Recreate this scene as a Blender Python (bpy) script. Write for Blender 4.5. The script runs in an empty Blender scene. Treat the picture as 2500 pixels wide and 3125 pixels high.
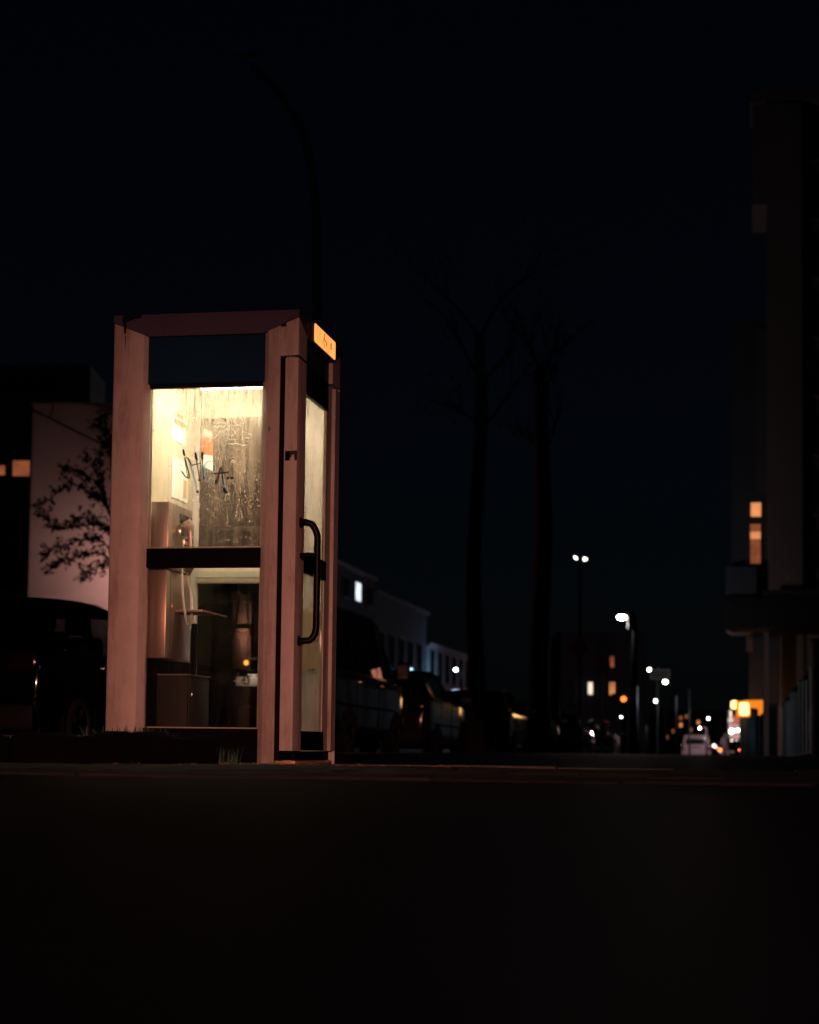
import bpy, bmesh, math, random
from mathutils import Vector, Matrix

random.seed(7)
sc = bpy.context.scene
COL = sc.collection
PI = math.pi

# ------------------------------------------------------------------ camera
F, PITCH, ROLL, PPY, CAMZ = 5563.1, 0.0662, 0.0121, 1911.6, 0.0888   # in pixels of the 2500 x 3125 photograph
cp, sp, cr, sr = math.cos(PITCH), math.sin(PITCH), math.cos(ROLL), math.sin(ROLL)
_right, _fwd, _up = Vector((1, 0, 0)), Vector((0, cp, sp)), Vector((0, -sp, cp))
RV = cr * _right + sr * _up
UV = -sr * _right + cr * _up
cam = bpy.data.cameras.new('camera')
camo = bpy.data.objects.new('camera', cam); COL.objects.link(camo)
camo.matrix_world = Matrix((
    (RV.x, UV.x, -_fwd.x, 0.0), (RV.y, UV.y, -_fwd.y, 0.0), (RV.z, UV.z, -_fwd.z, CAMZ), (0, 0, 0, 1)))
cam.sensor_fit = 'HORIZONTAL'; cam.sensor_width = 24.0
cam.lens = F * 24.0 / 2500.0
cam.shift_y = (PPY - 1562.5) / 2500.0
cam.clip_start = 0.02; cam.clip_end = 1500
cam.dof.use_dof = True
cam.dof.focus_distance = 8.45
cam.dof.aperture_fstop = 2.8
sc.camera = camo

# ------------------------------------------------------------------ night sky
w = bpy.data.worlds.new('World'); sc.world = w; w.use_nodes = True
wn = w.node_tree.nodes; wl = w.node_tree.links
bg = wn['Background']
sky = wn.new('ShaderNodeTexSky'); sky.sky_type = 'NISHITA'; sky.sun_disc = False
sky.sun_elevation = math.radians(22.0); sky.sun_rotation = math.radians(200)
tint = wn.new('ShaderNodeMix'); tint.data_type = 'RGBA'; tint.blend_type = 'MULTIPLY'; tint.inputs[0].default_value = 1.0
tint.inputs[7].default_value = (.80, .88, 1.10, 1)   # cold night air
wl.new(sky.outputs[0], tint.inputs[6]); wl.new(tint.outputs[2], bg.inputs[0]); sky.ozone_density = 6.0; sky.air_density = 1.2
bg.inputs[1].default_value = 0.00036

sc.view_settings.view_transform = 'Standard'; sc.view_settings.look = 'None'
sc.view_settings.exposure = 0.0; sc.view_settings.gamma = 1.0
sc.render.engine = 'CYCLES'
sc.cycles.use_denoising = True
sc.cycles.sample_clamp_indirect = 4.0
sc.cycles.transparent_max_bounces = 24
sc.cycles.max_bounces = 10
sc.cycles.blur_glossy = 0.5

# ------------------------------------------------------------------ helpers
def spot(u, v, Y):
    """world point seen at (u, v) of a 1725-wide view of the photograph, Y metres ahead"""
    x = u * 2500 / 1725 - 1250; y = v * 2500 / 1725 - PPY
    r = (_fwd * F + RV * x - UV * y) / F
    return Vector((0, 0, CAMZ)) + r * (Y / r.y)

ANG = 0.1891
SA, CA = math.sin(ANG), math.cos(ANG)
def street(q, p, z=0.0):
    """q metres to the right, p metres along the street"""
    return Vector((q * CA + p * SA, -q * SA + p * CA, z))

def gz(y):
    return 0.0 if y < 40 else -0.008 * (y - 40)

def tag(o, label=None, cat=None, group=None, kind=None):
    if label: o['label'] = label
    if cat: o['category'] = cat
    if group: o['group'] = group
    if kind: o['kind'] = kind
    return o

def empty(name, loc=(0, 0, 0), rz=0.0):
    o = bpy.data.objects.new(name, None); COL.objects.link(o)
    o.location = loc; o.rotation_euler = (0, 0, rz); o.empty_display_size = 0.1
    return o

class MB:
    def __init__(s): s.v = []; s.f = []
    def add(s, v, f):
        n = len(s.v); s.v += [tuple(p) for p in v]; s.f += [tuple(i + n for i in q) for q in f]; return s
    def box(s, x0, x1, y0, y1, z0, z1, ch=0.0):
        if x1 < x0: x0, x1 = x1, x0
        if y1 < y0: y0, y1 = y1, y0
        if z1 < z0: z0, z1 = z1, z0
        c = min(ch, (x1-x0)*.45, (y1-y0)*.45, (z1-z0)*.45)
        if c <= 0:
            v = [(x0,y0,z0),(x1,y0,z0),(x1,y1,z0),(x0,y1,z0),(x0,y0,z1),(x1,y0,z1),(x1,y1,z1),(x0,y1,z1)]
            return s.add(v, [(0,3,2,1),(4,5,6,7),(0,1,5,4),(1,2,6,5),(2,3,7,6),(3,0,4,7)])
        bm = bmesh.new(); bmesh.ops.create_cube(bm, size=1.0)
        for q in bm.verts:
            q.co = Vector((x0 + (q.co.x+.5)*(x1-x0), y0 + (q.co.y+.5)*(y1-y0), z0 + (q.co.z+.5)*(z1-z0)))
        bmesh.ops.bevel(bm, geom=bm.edges[:], offset=c, segments=2, profile=0.5, affect='EDGES')
        bm.verts.index_update()
        s.add([q.co[:] for q in bm.verts], [[q.index for q in f.verts] for f in bm.faces]); bm.free(); return s
    def prism(s, poly, z0, z1):
        n = len(poly)
        v = [(x, y, z0) for x, y in poly] + [(x, y, z1) for x, y in poly]
        f = [tuple(range(n))[::-1], tuple(range(n, 2*n))] + [(i, (i+1) % n, n+(i+1) % n, n+i) for i in range(n)]
        return s.add(v, f)
    def slabpoly(s, pts, d):
        """polygon in 3d thickened by vector d"""
        n = len(pts); d = Vector(d)
        v = [Vector(p) for p in pts] + [Vector(p) + d for p in pts]
        f = [tuple(range(n))[::-1], tuple(range(n, 2*n))] + [(i, (i+1) % n, n+(i+1) % n, n+i) for i in range(n)]
        return s.add(v, f)
    def tube(s, pts, r, n=10, caps=True):
        pts = [Vector(p) for p in pts]
        rs = r if isinstance(r, (list, tuple)) else [r] * len(pts)
        base = len(s.v); up = None
        for i, p in enumerate(pts):
            t = (pts[min(i+1, len(pts)-1)] - pts[max(i-1, 0)])
            t = t.normalized() if t.length > 1e-9 else Vector((0, 0, 1))
            if up is None:
                up = Vector((1, 0, 0)) if abs(t.x) < .8 else Vector((0, 1, 0))
            a = (up - t * up.dot(t)).normalized(); b = t.cross(a); up = a
            for k in range(n):
                g = 2*PI*k/n
                s.v.append(tuple(p + (a*math.cos(g) + b*math.sin(g)) * rs[i]))
        for i in range(len(pts)-1):
            for k in range(n):
                s.f.append((base+i*n+k, base+i*n+(k+1) % n, base+(i+1)*n+(k+1) % n, base+(i+1)*n+k))
        if caps:
            s.f.append(tuple(base+k for k in range(n))[::-1]); m = base+(len(pts)-1)*n
            s.f.append(tuple(m+k for k in range(n)))
        return s
    def build(s, name, mat, parent=None, smooth=False, loc=None, rz=None):
        me = bpy.data.meshes.new(name); me.from_pydata(s.v, [], s.f); me.update()
        bm = bmesh.new(); bm.from_mesh(me); bmesh.ops.recalc_face_normals(bm, faces=bm.faces[:]); bm.to_mesh(me); bm.free()
        if smooth:
            me.polygons.foreach_set('use_smooth', [True]*len(me.polygons))
            if smooth != 'all': me.set_sharp_from_angle(angle=math.radians(38))
        o = bpy.data.objects.new(name, me); COL.objects.link(o)
        if mat: me.materials.append(mat)
        if parent: o.parent = parent
        if loc is not None: o.location = loc
        if rz is not None: o.rotation_euler = (0, 0, rz)
        return o

def bx(name, mat, parent, x0, x1, y0, y1, z0, z1, ch=0.0):
    return MB().box(x0, x1, y0, y1, z0, z1, ch).build(name, mat, parent, smooth=ch > 0)

def arc(pts, n=8):
    """Catmull-Rom through points"""
    P = [Vector(p) for p in pts]; out = []
    for i in range(len(P)-1):
        p0, p1, p2, p3 = P[max(i-1, 0)], P[i], P[i+1], P[min(i+2, len(P)-1)]
        for k in range(n):
            t = k/n
            out.append(.5*((2*p1) + (p2-p0)*t + (2*p0-5*p1+4*p2-p3)*t*t + (3*p1-p0-3*p2+p3)*t**3))
    out.append(P[-1]); return out

def copy_tree(o, parent=None):
    c = o.copy(); COL.objects.link(c); c.parent = parent
    for ch in list(o.children): copy_tree(ch, c)
    return c

def text(name, body, size, mat, parent, m, extrude=0.0008, align='CENTER', bold=0.0):
    cu = bpy.data.curves.new(name, 'FONT'); cu.body = body; cu.size = size; cu.align_x = align; cu.align_y = 'CENTER'
    cu.extrude = extrude; cu.offset = bold; cu.resolution_u = 3
    t = bpy.data.objects.new(name, cu); COL.objects.link(t)
    dg = bpy.context.evaluated_depsgraph_get()
    me = bpy.data.meshes.new_from_object(t.evaluated_get(dg))
    bpy.data.objects.remove(t); bpy.data.curves.remove(cu)
    o = bpy.data.objects.new(name, me); COL.objects.link(o); me.materials.clear(); me.materials.append(mat)
    o.parent = parent; o.matrix_local = m
    return o

# ------------------------------------------------------------------ materials
def nodes(name):
    m = bpy.data.materials.new(name); m.use_nodes = True
    return m, m.node_tree.nodes, m.node_tree.links, m.node_tree.nodes['Principled BSDF']

def mat(name, col, rough=.6, metal=0.0, var=.12, scale=8.0, bump=0.0, coat=0.0, spec=.5, dirt=None, dirt_amt=.5, stretch=(1, 1, 1)):
    m, N, L, b = nodes(name)
    b.inputs['Roughness'].default_value = rough; b.inputs['Metallic'].default_value = metal
    b.inputs['Coat Weight'].default_value = coat; b.inputs['Coat Roughness'].default_value = .06
    b.inputs['Specular IOR Level'].default_value = spec
    tc = N.new('ShaderNodeTexCoord'); mp = N.new('ShaderNodeMapping'); mp.inputs['Scale'].default_value = stretch
    L.new(tc.outputs['Object'], mp.inputs[0])
    nz = N.new('ShaderNodeTexNoise'); nz.inputs['Scale'].default_value = scale; nz.inputs['Detail'].default_value = 6
    nz.inputs['Roughness'].default_value = .65
    L.new(mp.outputs[0], nz.inputs[0])
    rp = N.new('ShaderNodeValToRGB'); rp.color_ramp.elements[0].position = .3; rp.color_ramp.elements[1].position = .75
    c = Vector(col[:3])
    rp.color_ramp.elements[0].color = (*(c*(1-var)), 1); rp.color_ramp.elements[1].color = (*(c*(1+var)), 1)
    L.new(nz.outputs[0], rp.inputs[0]); out = rp.outputs[0]
    if dirt:
        n2 = N.new('ShaderNodeTexNoise'); n2.inputs['Scale'].default_value = scale*.6; n2.inputs['Detail'].default_value = 9
        n2.inputs['Roughness'].default_value = .75
        mp2 = N.new('ShaderNodeMapping'); mp2.inputs['Scale'].default_value = (3, 3, .35); mp2.inputs['Location'].default_value = (3, 1, 7)
        L.new(tc.outputs['Object'], mp2.inputs[0]); L.new(mp2.outputs[0], n2.inputs[0])
        r2 = N.new('ShaderNodeValToRGB'); r2.color_ramp.elements[0].position = .47; r2.color_ramp.elements[1].position = .70
        r2.color_ramp.elements[1].color = (dirt_amt,)*3 + (1,)
        L.new(n2.outputs[0], r2.inputs[0])
        mx = N.new('ShaderNodeMix'); mx.data_type = 'RGBA'; L.new(r2.outputs[0], mx.inputs[0])
        L.new(out, mx.inputs[6]); mx.inputs[7].default_value = (*dirt, 1); out = mx.outputs[2]
    L.new(out, b.inputs['Base Color'])
    if bump:
        bp = N.new('ShaderNodeBump'); bp.inputs['Strength'].default_value = bump; bp.inputs['Distance'].default_value = .02
        L.new(nz.outputs[0], bp.inputs['Height']); L.new(bp.outputs[0], b.inputs['Normal'])
    return m

def emit(name, col, strength, sample=True, var=0.0, scale=6.0):
    m, N, L, b = nodes(name)
    b.inputs['Base Color'].default_value = (*[c*.6 for c in col], 1)
    b.inputs['Emission Color'].default_value = (*col, 1); b.inputs['Emission Strength'].default_value = strength
    if var:
        tc = N.new('ShaderNodeTexCoord'); nz = N.new('ShaderNodeTexNoise'); nz.inputs['Scale'].default_value = scale
        L.new(tc.outputs['Object'], nz.inputs[0])
        rp = N.new('ShaderNodeMapRange'); rp.inputs[1].default_value = .3; rp.inputs[2].default_value = .7
        rp.inputs[3].default_value = strength*(1-var); rp.inputs[4].default_value = strength*(1+var)
        L.new(nz.outputs[0], rp.inputs[0]); L.new(rp.outputs[0], b.inputs['Emission Strength'])
    if not sample: m.cycles.emission_sampling = 'NONE'
    return m

def glass(name, dirt_lo=.02, dirt_hi=.4, streak=(60, 60, 5), tint=(.93, .95, .92), top_dirt_glow=0.0, ztop=1.75, trange=.3, film=(.75, .7, .6)):
    m, N, L, b = nodes(name); N.remove(b); out = N['Material Output']
    tr = N.new('ShaderNodeBsdfTransparent'); tr.inputs[0].default_value = (*tint, 1)
    gl = N.new('ShaderNodeBsdfGlossy'); gl.inputs['Roughness'].default_value = .02
    lw = N.new('ShaderNodeLayerWeight'); lw.inputs[0].default_value = .5
    pw = N.new('ShaderNodeMath'); pw.operation = 'POWER'; pw.inputs[1].default_value = 5.0
    L.new(lw.outputs['Facing'], pw.inputs[0])
    mr = N.new('ShaderNodeMapRange'); mr.inputs[3].default_value = .026; mr.inputs[4].default_value = .8
    L.new(pw.outputs[0], mr.inputs[0])
    mx = N.new('ShaderNodeMixShader'); L.new(mr.outputs[0], mx.inputs[0]); L.new(tr.outputs[0], mx.inputs[1]); L.new(gl.outputs[0], mx.inputs[2])
    # dust, streaks and fine scratches on the pane
    tc = N.new('ShaderNodeTexCoord')
    mp = N.new('ShaderNodeMapping'); mp.inputs['Scale'].default_value = streak; L.new(tc.outputs['Object'], mp.inputs[0])
    n1 = N.new('ShaderNodeTexNoise'); n1.inputs['Scale'].default_value = 1.0; n1.inputs['Detail'].default_value = 5; L.new(mp.outputs[0], n1.inputs[0])
    n2 = N.new('ShaderNodeTexNoise'); n2.inputs['Scale'].default_value = 7.0; n2.inputs['Detail'].default_value = 7; L.new(tc.outputs['Object'], n2.inputs[0])
    nc = N.new('ShaderNodeMapRange'); nc.inputs[1].default_value = .36; nc.inputs[2].default_value = .64; L.new(n1.outputs[0], nc.inputs[0])
    mu = N.new('ShaderNodeMath'); mu.operation = 'MULTIPLY'; L.new(nc.outputs[0], mu.inputs[0]); L.new(n2.outputs[0], mu.inputs[1])
    m2 = N.new('ShaderNodeMapRange'); m2.inputs[1].default_value = .12; m2.inputs[2].default_value = .5
    m2.inputs[3].default_value = dirt_lo; m2.inputs[4].default_value = dirt_hi; L.new(mu.outputs[0], m2.inputs[0])
    fac = m2.outputs[0]
    if top_dirt_glow:
        sx = N.new('ShaderNodeSeparateXYZ'); L.new(tc.outputs['Object'], sx.inputs[0])
        m3 = N.new('ShaderNodeMapRange'); m3.inputs[1].default_value = ztop-trange; m3.inputs[2].default_value = ztop
        m3.inputs[3].default_value = 0.0; m3.inputs[4].default_value = top_dirt_glow; m3.interpolation_type = 'SMOOTHSTEP'; L.new(sx.outputs[2], m3.inputs[0])
        ml = N.new('ShaderNodeMath'); ml.operation = 'MULTIPLY'; L.new(m3.outputs[0], ml.inputs[0])
        n5 = N.new('ShaderNodeMapRange'); n5.inputs[3].default_value = .22; n5.inputs[4].default_value = .8; L.new(nc.outputs[0], n5.inputs[0]); L.new(n5.outputs[0], ml.inputs[1])
        ad = N.new('ShaderNodeMath'); ad.operation = 'ADD'; ad.use_clamp = True; L.new(ml.outputs[0], ad.inputs[0]); L.new(fac, ad.inputs[1]); fac = ad.outputs[0]
    df = N.new('ShaderNodeBsdfDiffuse'); df.inputs[0].default_value = (*film, 1)
    ts = N.new('ShaderNodeBsdfTranslucent'); ts.inputs[0].default_value = (*film, 1)
    dm = N.new('ShaderNodeMixShader'); dm.inputs[0].default_value = .65; L.new(df.outputs[0], dm.inputs[1]); L.new(ts.outputs[0], dm.inputs[2])
    fm = N.new('ShaderNodeMixShader'); L.new(fac, fm.inputs[0]); L.new(mx.outputs[0], fm.inputs[1]); L.new(dm.outputs[0], fm.inputs[2])
    L.new(fm.outputs[0], out.inputs[0])
    return m

M = {}
M['booth'] = mat('booth_paint', (.50, .455, .425), .5, var=.12, scale=9, dirt=(.20, .12, .06), dirt_amt=.8, bump=.04)
M['cream'] = mat('booth_inside_panel', (.56, .50, .385), .5, var=.05, scale=2.5)
M['fascia'] = mat('roof_fascia_paint', (.058, .045, .105), .6, var=.15, scale=7, dirt=(.05, .04, .05), dirt_amt=.6)
M['header'] = mat('dark_header_panel', (.003, .03, .07), .6, var=.2, scale=5, spec=.1)
M['black'] = mat('black_rubber', (.004, .004, .004), .7, var=.2, scale=20, spec=.1)
M['dark_rail'] = mat('dark_rail_paint', (.0025, .0025, .003), .7, var=.2, scale=12, spec=.06)
M['handle'] = mat('black_handle', (.003, .003, .0035), .35, var=.1, spec=.1)
M['steel'] = mat('brushed_steel', (.46, .35, .31), .34, metal=.7, var=.12, scale=30, stretch=(1, 1, 12))
M['chrome'] = mat('polished_metal', (.75, .72, .66), .16, metal=1.0, var=.05)
M['cabinet'] = mat('grey_cabinet_paint', (.035, .032, .032), .6, var=.15, scale=9, dirt=(.07, .06, .055), dirt_amt=.3, spec=.2)
M['floor_plate'] = mat('floor_plate', (.06, .03, .02), .6, metal=.2, var=.3, scale=18)
M['glow_sill'] = mat('glow_tinted_metal', (.62, .36, .24), .45, metal=.3, var=.35, scale=25)  # reddish tint puts the glow from under the door into the metal
M['paper'] = mat('white_paper', (.85, .83, .78), .7, var=.03, scale=4)
M['reflection_paper'] = mat('reflection_tone', (.82, .66, .50), .75, var=.06, scale=6)  # pale see-through tone with a glass reflection put into it
_t = M['reflection_paper'].node_tree; _ts = _t.nodes.new('ShaderNodeBsdfTranslucent'); _ts.inputs[0].default_value = (1.0, .88, .74, 1)
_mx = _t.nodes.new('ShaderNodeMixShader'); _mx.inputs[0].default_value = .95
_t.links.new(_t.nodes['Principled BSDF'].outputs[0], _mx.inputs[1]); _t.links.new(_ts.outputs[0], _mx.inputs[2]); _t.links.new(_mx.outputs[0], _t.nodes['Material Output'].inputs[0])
M['orange_print'] = mat('orange_print', (.52, .13, .045), .6, var=.12, scale=20)
M['pale_print'] = mat('pale_print', (.66, .44, .25), .6, var=.06, scale=20)
M['grey_print'] = mat('grey_print', (.5, .46, .4), .6, var=.1, scale=20)
M['ink'] = mat('black_marker_ink', (.006, .008, .014), .5, var=.2, scale=40)
M['ink_thin'] = mat('thin_marker_ink', (.30, .38, .42), .5, var=.35, scale=40)
M['scratch'] = mat('glass_scratch', (.85, .82, .72), .7, var=.15, scale=50)
M['cord'] = mat('cord_metal', (.88, .86, .78), .4, metal=.0, var=.05)
M['handset'] = mat('worn_handset', (.62, .52, .46), .28, metal=.6, var=.1)
M['gold'] = mat('lock_brass', (.6, .35, .08), .3, metal=.9)
M['display'] = mat('dark_display', (.03, .03, .035), .15)
M['asphalt'] = mat('asphalt', (.010, .011, .014), .65, var=.35, scale=3, bump=.25, spec=.08)
M['asphalt_fine'] = mat('pavement_asphalt', (.006, .0085, .013), .7, var=.5, scale=26, bump=.35, spec=.04)
M['earth'] = mat('ground_earth', (.010, .009, .009), .9, var=.3, scale=2, spec=.1)
M['concrete'] = mat('concrete', (.20, .17, .15), .8, var=.2, scale=12, bump=.15)
M['edging'] = mat('edging_concrete', (.085, .07, .06), .7, var=.25, scale=12, bump=.2)
M['bedstone'] = mat('dark_stone', (.004, .0035, .0035), .9, var=.5, scale=9, bump=.5, spec=.02)
M['soil'] = mat('soil', (.010, .008, .006), .95, var=.4, scale=25, bump=.5)
M['weed'] = mat('weed_leaf', (.04, .10, .06), .6, var=.4, scale=20)
M['deadleaf'] = mat('dead_leaf', (.36, .14, .04), .7, var=.4, scale=20)
M['bark'] = mat('bark', (.13, .085, .07), .9, var=.4, scale=12, bump=.5, stretch=(1, 1, .25))
M['twig'] = mat('twig_bark', (.008, .006, .006), .8, var=.3, scale=20, spec=.1)
M['leaf'] = mat('dark_leaf', (.006, .007, .005), .8, var=.3, scale=10, spec=.1)
M['plaster'] = mat('pale_plaster', (.34, .31, .33), .85, var=.04, scale=.6)
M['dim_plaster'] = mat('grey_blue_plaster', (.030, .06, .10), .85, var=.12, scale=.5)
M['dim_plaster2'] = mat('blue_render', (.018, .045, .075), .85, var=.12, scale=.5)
M['dark_wall'] = mat('dark_wall', (.16, .19, .23), .85, var=.12, scale=.7)
M['slab_wall'] = mat('grey_slab', (.20, .19, .21), .85, var=.12, scale=.6)
M['pier'] = mat('brown_concrete', (.26, .205, .20), .85, var=.1, scale=.5)
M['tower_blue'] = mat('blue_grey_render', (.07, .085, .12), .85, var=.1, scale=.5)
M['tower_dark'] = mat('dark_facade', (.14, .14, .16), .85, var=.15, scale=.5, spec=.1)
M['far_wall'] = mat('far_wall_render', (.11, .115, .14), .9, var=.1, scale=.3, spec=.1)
M['canopy_metal'] = mat('dark_canopy_metal', (.022, .023, .028), .7, var=.15, scale=1, spec=.15)
M['frame'] = mat('window_frame', (.06, .06, .065), .6, var=.1)
M['pane'] = mat('dark_window_pane', (.008, .011, .016), .06, var=.1)
M['pole'] = mat('galvanised_pole', (.30, .30, .33), .7, metal=.0, spec=.1, var=.15)
M['pole_dark'] = mat('dark_pole', (.002, .002, .0025), .8, var=.2, spec=.03)
M['pole_blue'] = mat('grey_sign_pole', (.16, .22, .28), .4, metal=.4, var=.1)
M['sign_red'] = mat('sign_red', (.45, .05, .05), .5, var=.1)
M['sign_blue'] = mat('sign_blue', (.06, .16, .40), .5, var=.1)
M['sign_white'] = mat('sign_white', (.6, .6, .6), .5, var=.05)
M['fence_panel'] = mat('blue_fence_panel', (.20, .38, .55), .7, var=.35, scale=1.5, spec=.2)
M['tyre'] = mat('tyre', (.012, .012, .012), .8, var=.2)
M['rim'] = mat('wheel_rim', (.22, .22, .23), .35, metal=.8)
M['black_car'] = mat('black_car_paint', (.002, .002, .003), .04, var=.1, spec=.5)
M['navy_car'] = mat('navy_car_paint', (.002, .0025, .004), .04, var=.1, spec=.5)
M['white_car'] = mat('pale_car_paint', (.022, .020, .021), .10, var=.05, spec=.5)
M['grey_car'] = mat('grey_car_paint', (.006, .006, .007), .05, var=.05, spec=.5)
M['pink_van'] = mat('white_van_paint', (.62, .55, .56), .4, var=.04, coat=.5)
M['car_glass'] = None
M['trim'] = mat('car_trim', (.003, .003, .003), .6, var=.2, spec=.15)
M['tail'] = mat('tail_lamp', (.012, .001, .001), .12, coat=.3, var=.2, scale=30)
M['amber'] = mat('amber_lens', (.8, .25, .02), .12, coat=1.0, var=.2, scale=30)
M['plate'] = mat('number_plate', (.8, .76, .7), .5, var=.05)
M['print_grey'] = mat('vehicle_lettering', (.6, .48, .42), .6, var=.05)
M['coat'] = mat('dark_coat', (.012, .010, .010), .8, var=.3)
M['skin'] = mat('skin', (.35, .2, .14), .6)

WARM = (1.0, .81, .57)
M['e_booth'] = emit('booth_lamp', WARM, 26.0)
M['e_sign'] = emit('orange_sign_light', (1.0, .40, .095), 1.15, var=.12, scale=9)
M['e_sign_pale'] = emit('orange_sign_pale', (1.0, .50, .17), 1.15, var=.05)
M['e_white'] = emit('cool_street_light', (1.0, .96, .80), 22.0, sample=False)
M['e_twin'] = emit('twin_lamp_light', (1.0, .90, .80), 7.0, sample=False)
M['e_white_big'] = emit('cool_street_light_near', (1.0, .97, .84), 40.0, sample=False)
M['e_pinkwin'] = emit('pale_lit_window', (1.0, .80, .66), 1.2, sample=False)
M['e_orangewin'] = emit('orange_lit_window', (1.0, .36, .13), .75, sample=False, var=.25, scale=1.5)
M['e_orangewin_dim'] = emit('orange_lit_blind', (.8, .22, .09), .28, sample=False, var=.4, scale=2)
M['e_bluewin'] = emit('cold_lit_window', (.85, .93, 1.0), 1.1, sample=False, var=.3, scale=2)
M['e_red'] = emit('red_traffic_light', (1.0, .13, .02), 5.0, sample=False)
M['e_yellow'] = emit('yellow_shop_sign', (1.0, .62, .20), 3.2, sample=False)
M['e_orange'] = emit('orange_shop_canopy', (1.0, .26, .02), .9, sample=False)
M['e_amber'] = emit('amber_marker_light', (1.0, .38, .05), 2.2, sample=False)
M['e_plate'] = emit('plate_fill_glow', (1.0, .8, .6), 1.5, sample=False)
M['e_head'] = emit('headlamp_light', (1.0, .93, .72), 14.0, sample=False)
M['e_tail'] = emit('lit_tail_lamp', (1.0, .16, .04), 6.0, sample=False)
M['e_street'] = emit('warm_street_light', (1.0, .62, .42), 40.0, sample=False)

M['car_glass'] = glass('car_glass', .0, .01, tint=(.42, .46, .46))
def translucent(m, col, fac):
    t = m.node_tree; ts = t.nodes.new('ShaderNodeBsdfTranslucent'); ts.inputs[0].default_value = (*col, 1)
    mx = t.nodes.new('ShaderNodeMixShader'); mx.inputs[0].default_value = fac
    t.links.new(t.nodes['Principled BSDF'].outputs[0], mx.inputs[1]); t.links.new(ts.outputs[0], mx.inputs[2]); t.links.new(mx.outputs[0], t.nodes['Material Output'].inputs[0])
translucent(M['scratch'], (.95, .93, .85), .85); translucent(M['ink_thin'], (.55, .72, .80), .75)
M['g_front'] = glass('dirty_booth_glass', .004, .11, (95, 95, 7), top_dirt_glow=.55, trange=.38)
M['g_lower'] = glass('lower_booth_glass', .0, .012, (80, 80, 5))
M['g_back'] = glass('scratched_back_glass', .0, .20, (24, 24, 1.3), top_dirt_glow=.95, trange=.80, film=(.52, .39, .31))  # dirt film densest at the top, with the lamp's falloff put into it
M['g_door'] = glass('door_glass', .03, .22, (70, 70, 4))
M['g_door_low'] = glass('grimy_door_glass', .03, .18, (90, 90, 4), film=(.6, .54, .48))

# ------------------------------------------------------------------ ground
def sheet(name, m, pts_fn, qs, ps, kind='structure'):
    mb = MB(); n = len(qs)
    for p in ps:
        for q in qs: mb.v.append(tuple(pts_fn(q, p)))
    for i in range(len(ps)-1):
        for j in range(n-1): mb.f.append((i*n+j, i*n+j+1, (i+1)*n+j+1, (i+1)*n+j))
    o = mb.build(name, m, smooth=True); tag(o, kind=kind); return o

def gpt(z):
    def fn(q, p):
        v = street(q, p); return (v.x, v.y, z + gz(v.y))
    return fn
PS = [-60, -30, -15, 0, 10, 20, 30, 40, 42, 50, 70, 100, 150, 220, 330]
sheet('ground', M['earth'], gpt(-.14), [-400, -100, -40, -20, 0, 20, 100, 400], [-80] + PS + [600, 900])
sheet('road', M['asphalt'], gpt(-.12), [-16.2, -5.13], PS)
sheet('pavement', M['asphalt_fine'], gpt(0.0), [-5.0, -3, 0, 3, 14], PS)
sheet('far_pavement', M['concrete'], gpt(0.0), [-30, -16.2], PS)

kerb = empty('kerb', street(-5.065, 0)); tag(kerb, kind='structure')
kproto = None
for i in range(46):
    p = 5.0 + i * 1.0
    v = street(-5.065, p)
    if kproto is None:
        kproto = MB().box(-.06, .06, .006, .994, -.3, .012, .015).build('kerb_stone', M['concrete'], kerb, smooth=True); o = kproto
    else:
        o = kproto.copy(); COL.objects.link(o)
    o.location = v - kerb.location; o.location.z = gz(v.y); o.rotation_euler = (0, 0, -ANG)

M['slab'] = [mat('paving_slab_%d' % k, c_, .85, var=.3, scale=20, bump=.25, spec=.15) for k, c_ in enumerate(((.026, .026, .030), (.020, .022, .027), (.034, .031, .032)))]
slabs = empty('paving', street(-2.2, 7.8)); tag(slabs, kind='structure'); slabs.rotation_euler = (0, 0, -ANG)
sl_me = []
for m_ in M['slab']:
    o = MB().box(.004, .496, .004, .496, -.04, .006, .004).build('paving_slab', m_, slabs, smooth=True); sl_me.append(o.data); bpy.data.objects.remove(o)
for r_ in range(6):
    for c_ in range(20):
        o = bpy.data.objects.new('paving_slab', random.choice(sl_me)); COL.objects.link(o); o.parent = slabs
        o.location = (-2.9 + c_*.5 + (.25 if r_ % 2 else 0), -.51 - r_*.5, random.uniform(-.002, .003)); o.rotation_euler = (random.gauss(0, .004), random.gauss(0, .004), 0)
# row of edging stones across the pavement in front of the booth
edge = empty('edging', street(-2.2, 7.9)); tag(edge, kind='structure'); edge.rotation_euler = (0, 0, -ANG)
for i in range(16):
    x0 = -1.15 + i * .5
    mb = MB().box(x0+.004, x0+.496, -.06+random.uniform(-.004, .004), .06, -.05, .009+random.uniform(-.006, .006), .008)
    mb.build('edging_stone', M['edging'], edge, smooth=True)

# ------------------------------------------------------------------ the phone booth
BX, BY = -.5245, 8.2935
booth = empty('phone_booth', (BX, BY, 0), -ANG)
tag(booth, 'pale glazed phone booth with dark roof band, lit inside, standing on the pavement', 'phone booth')
W, D, H = .90, .86, 2.098
GL, GR = -.722, -.177          # glazed opening, left and right
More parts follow.
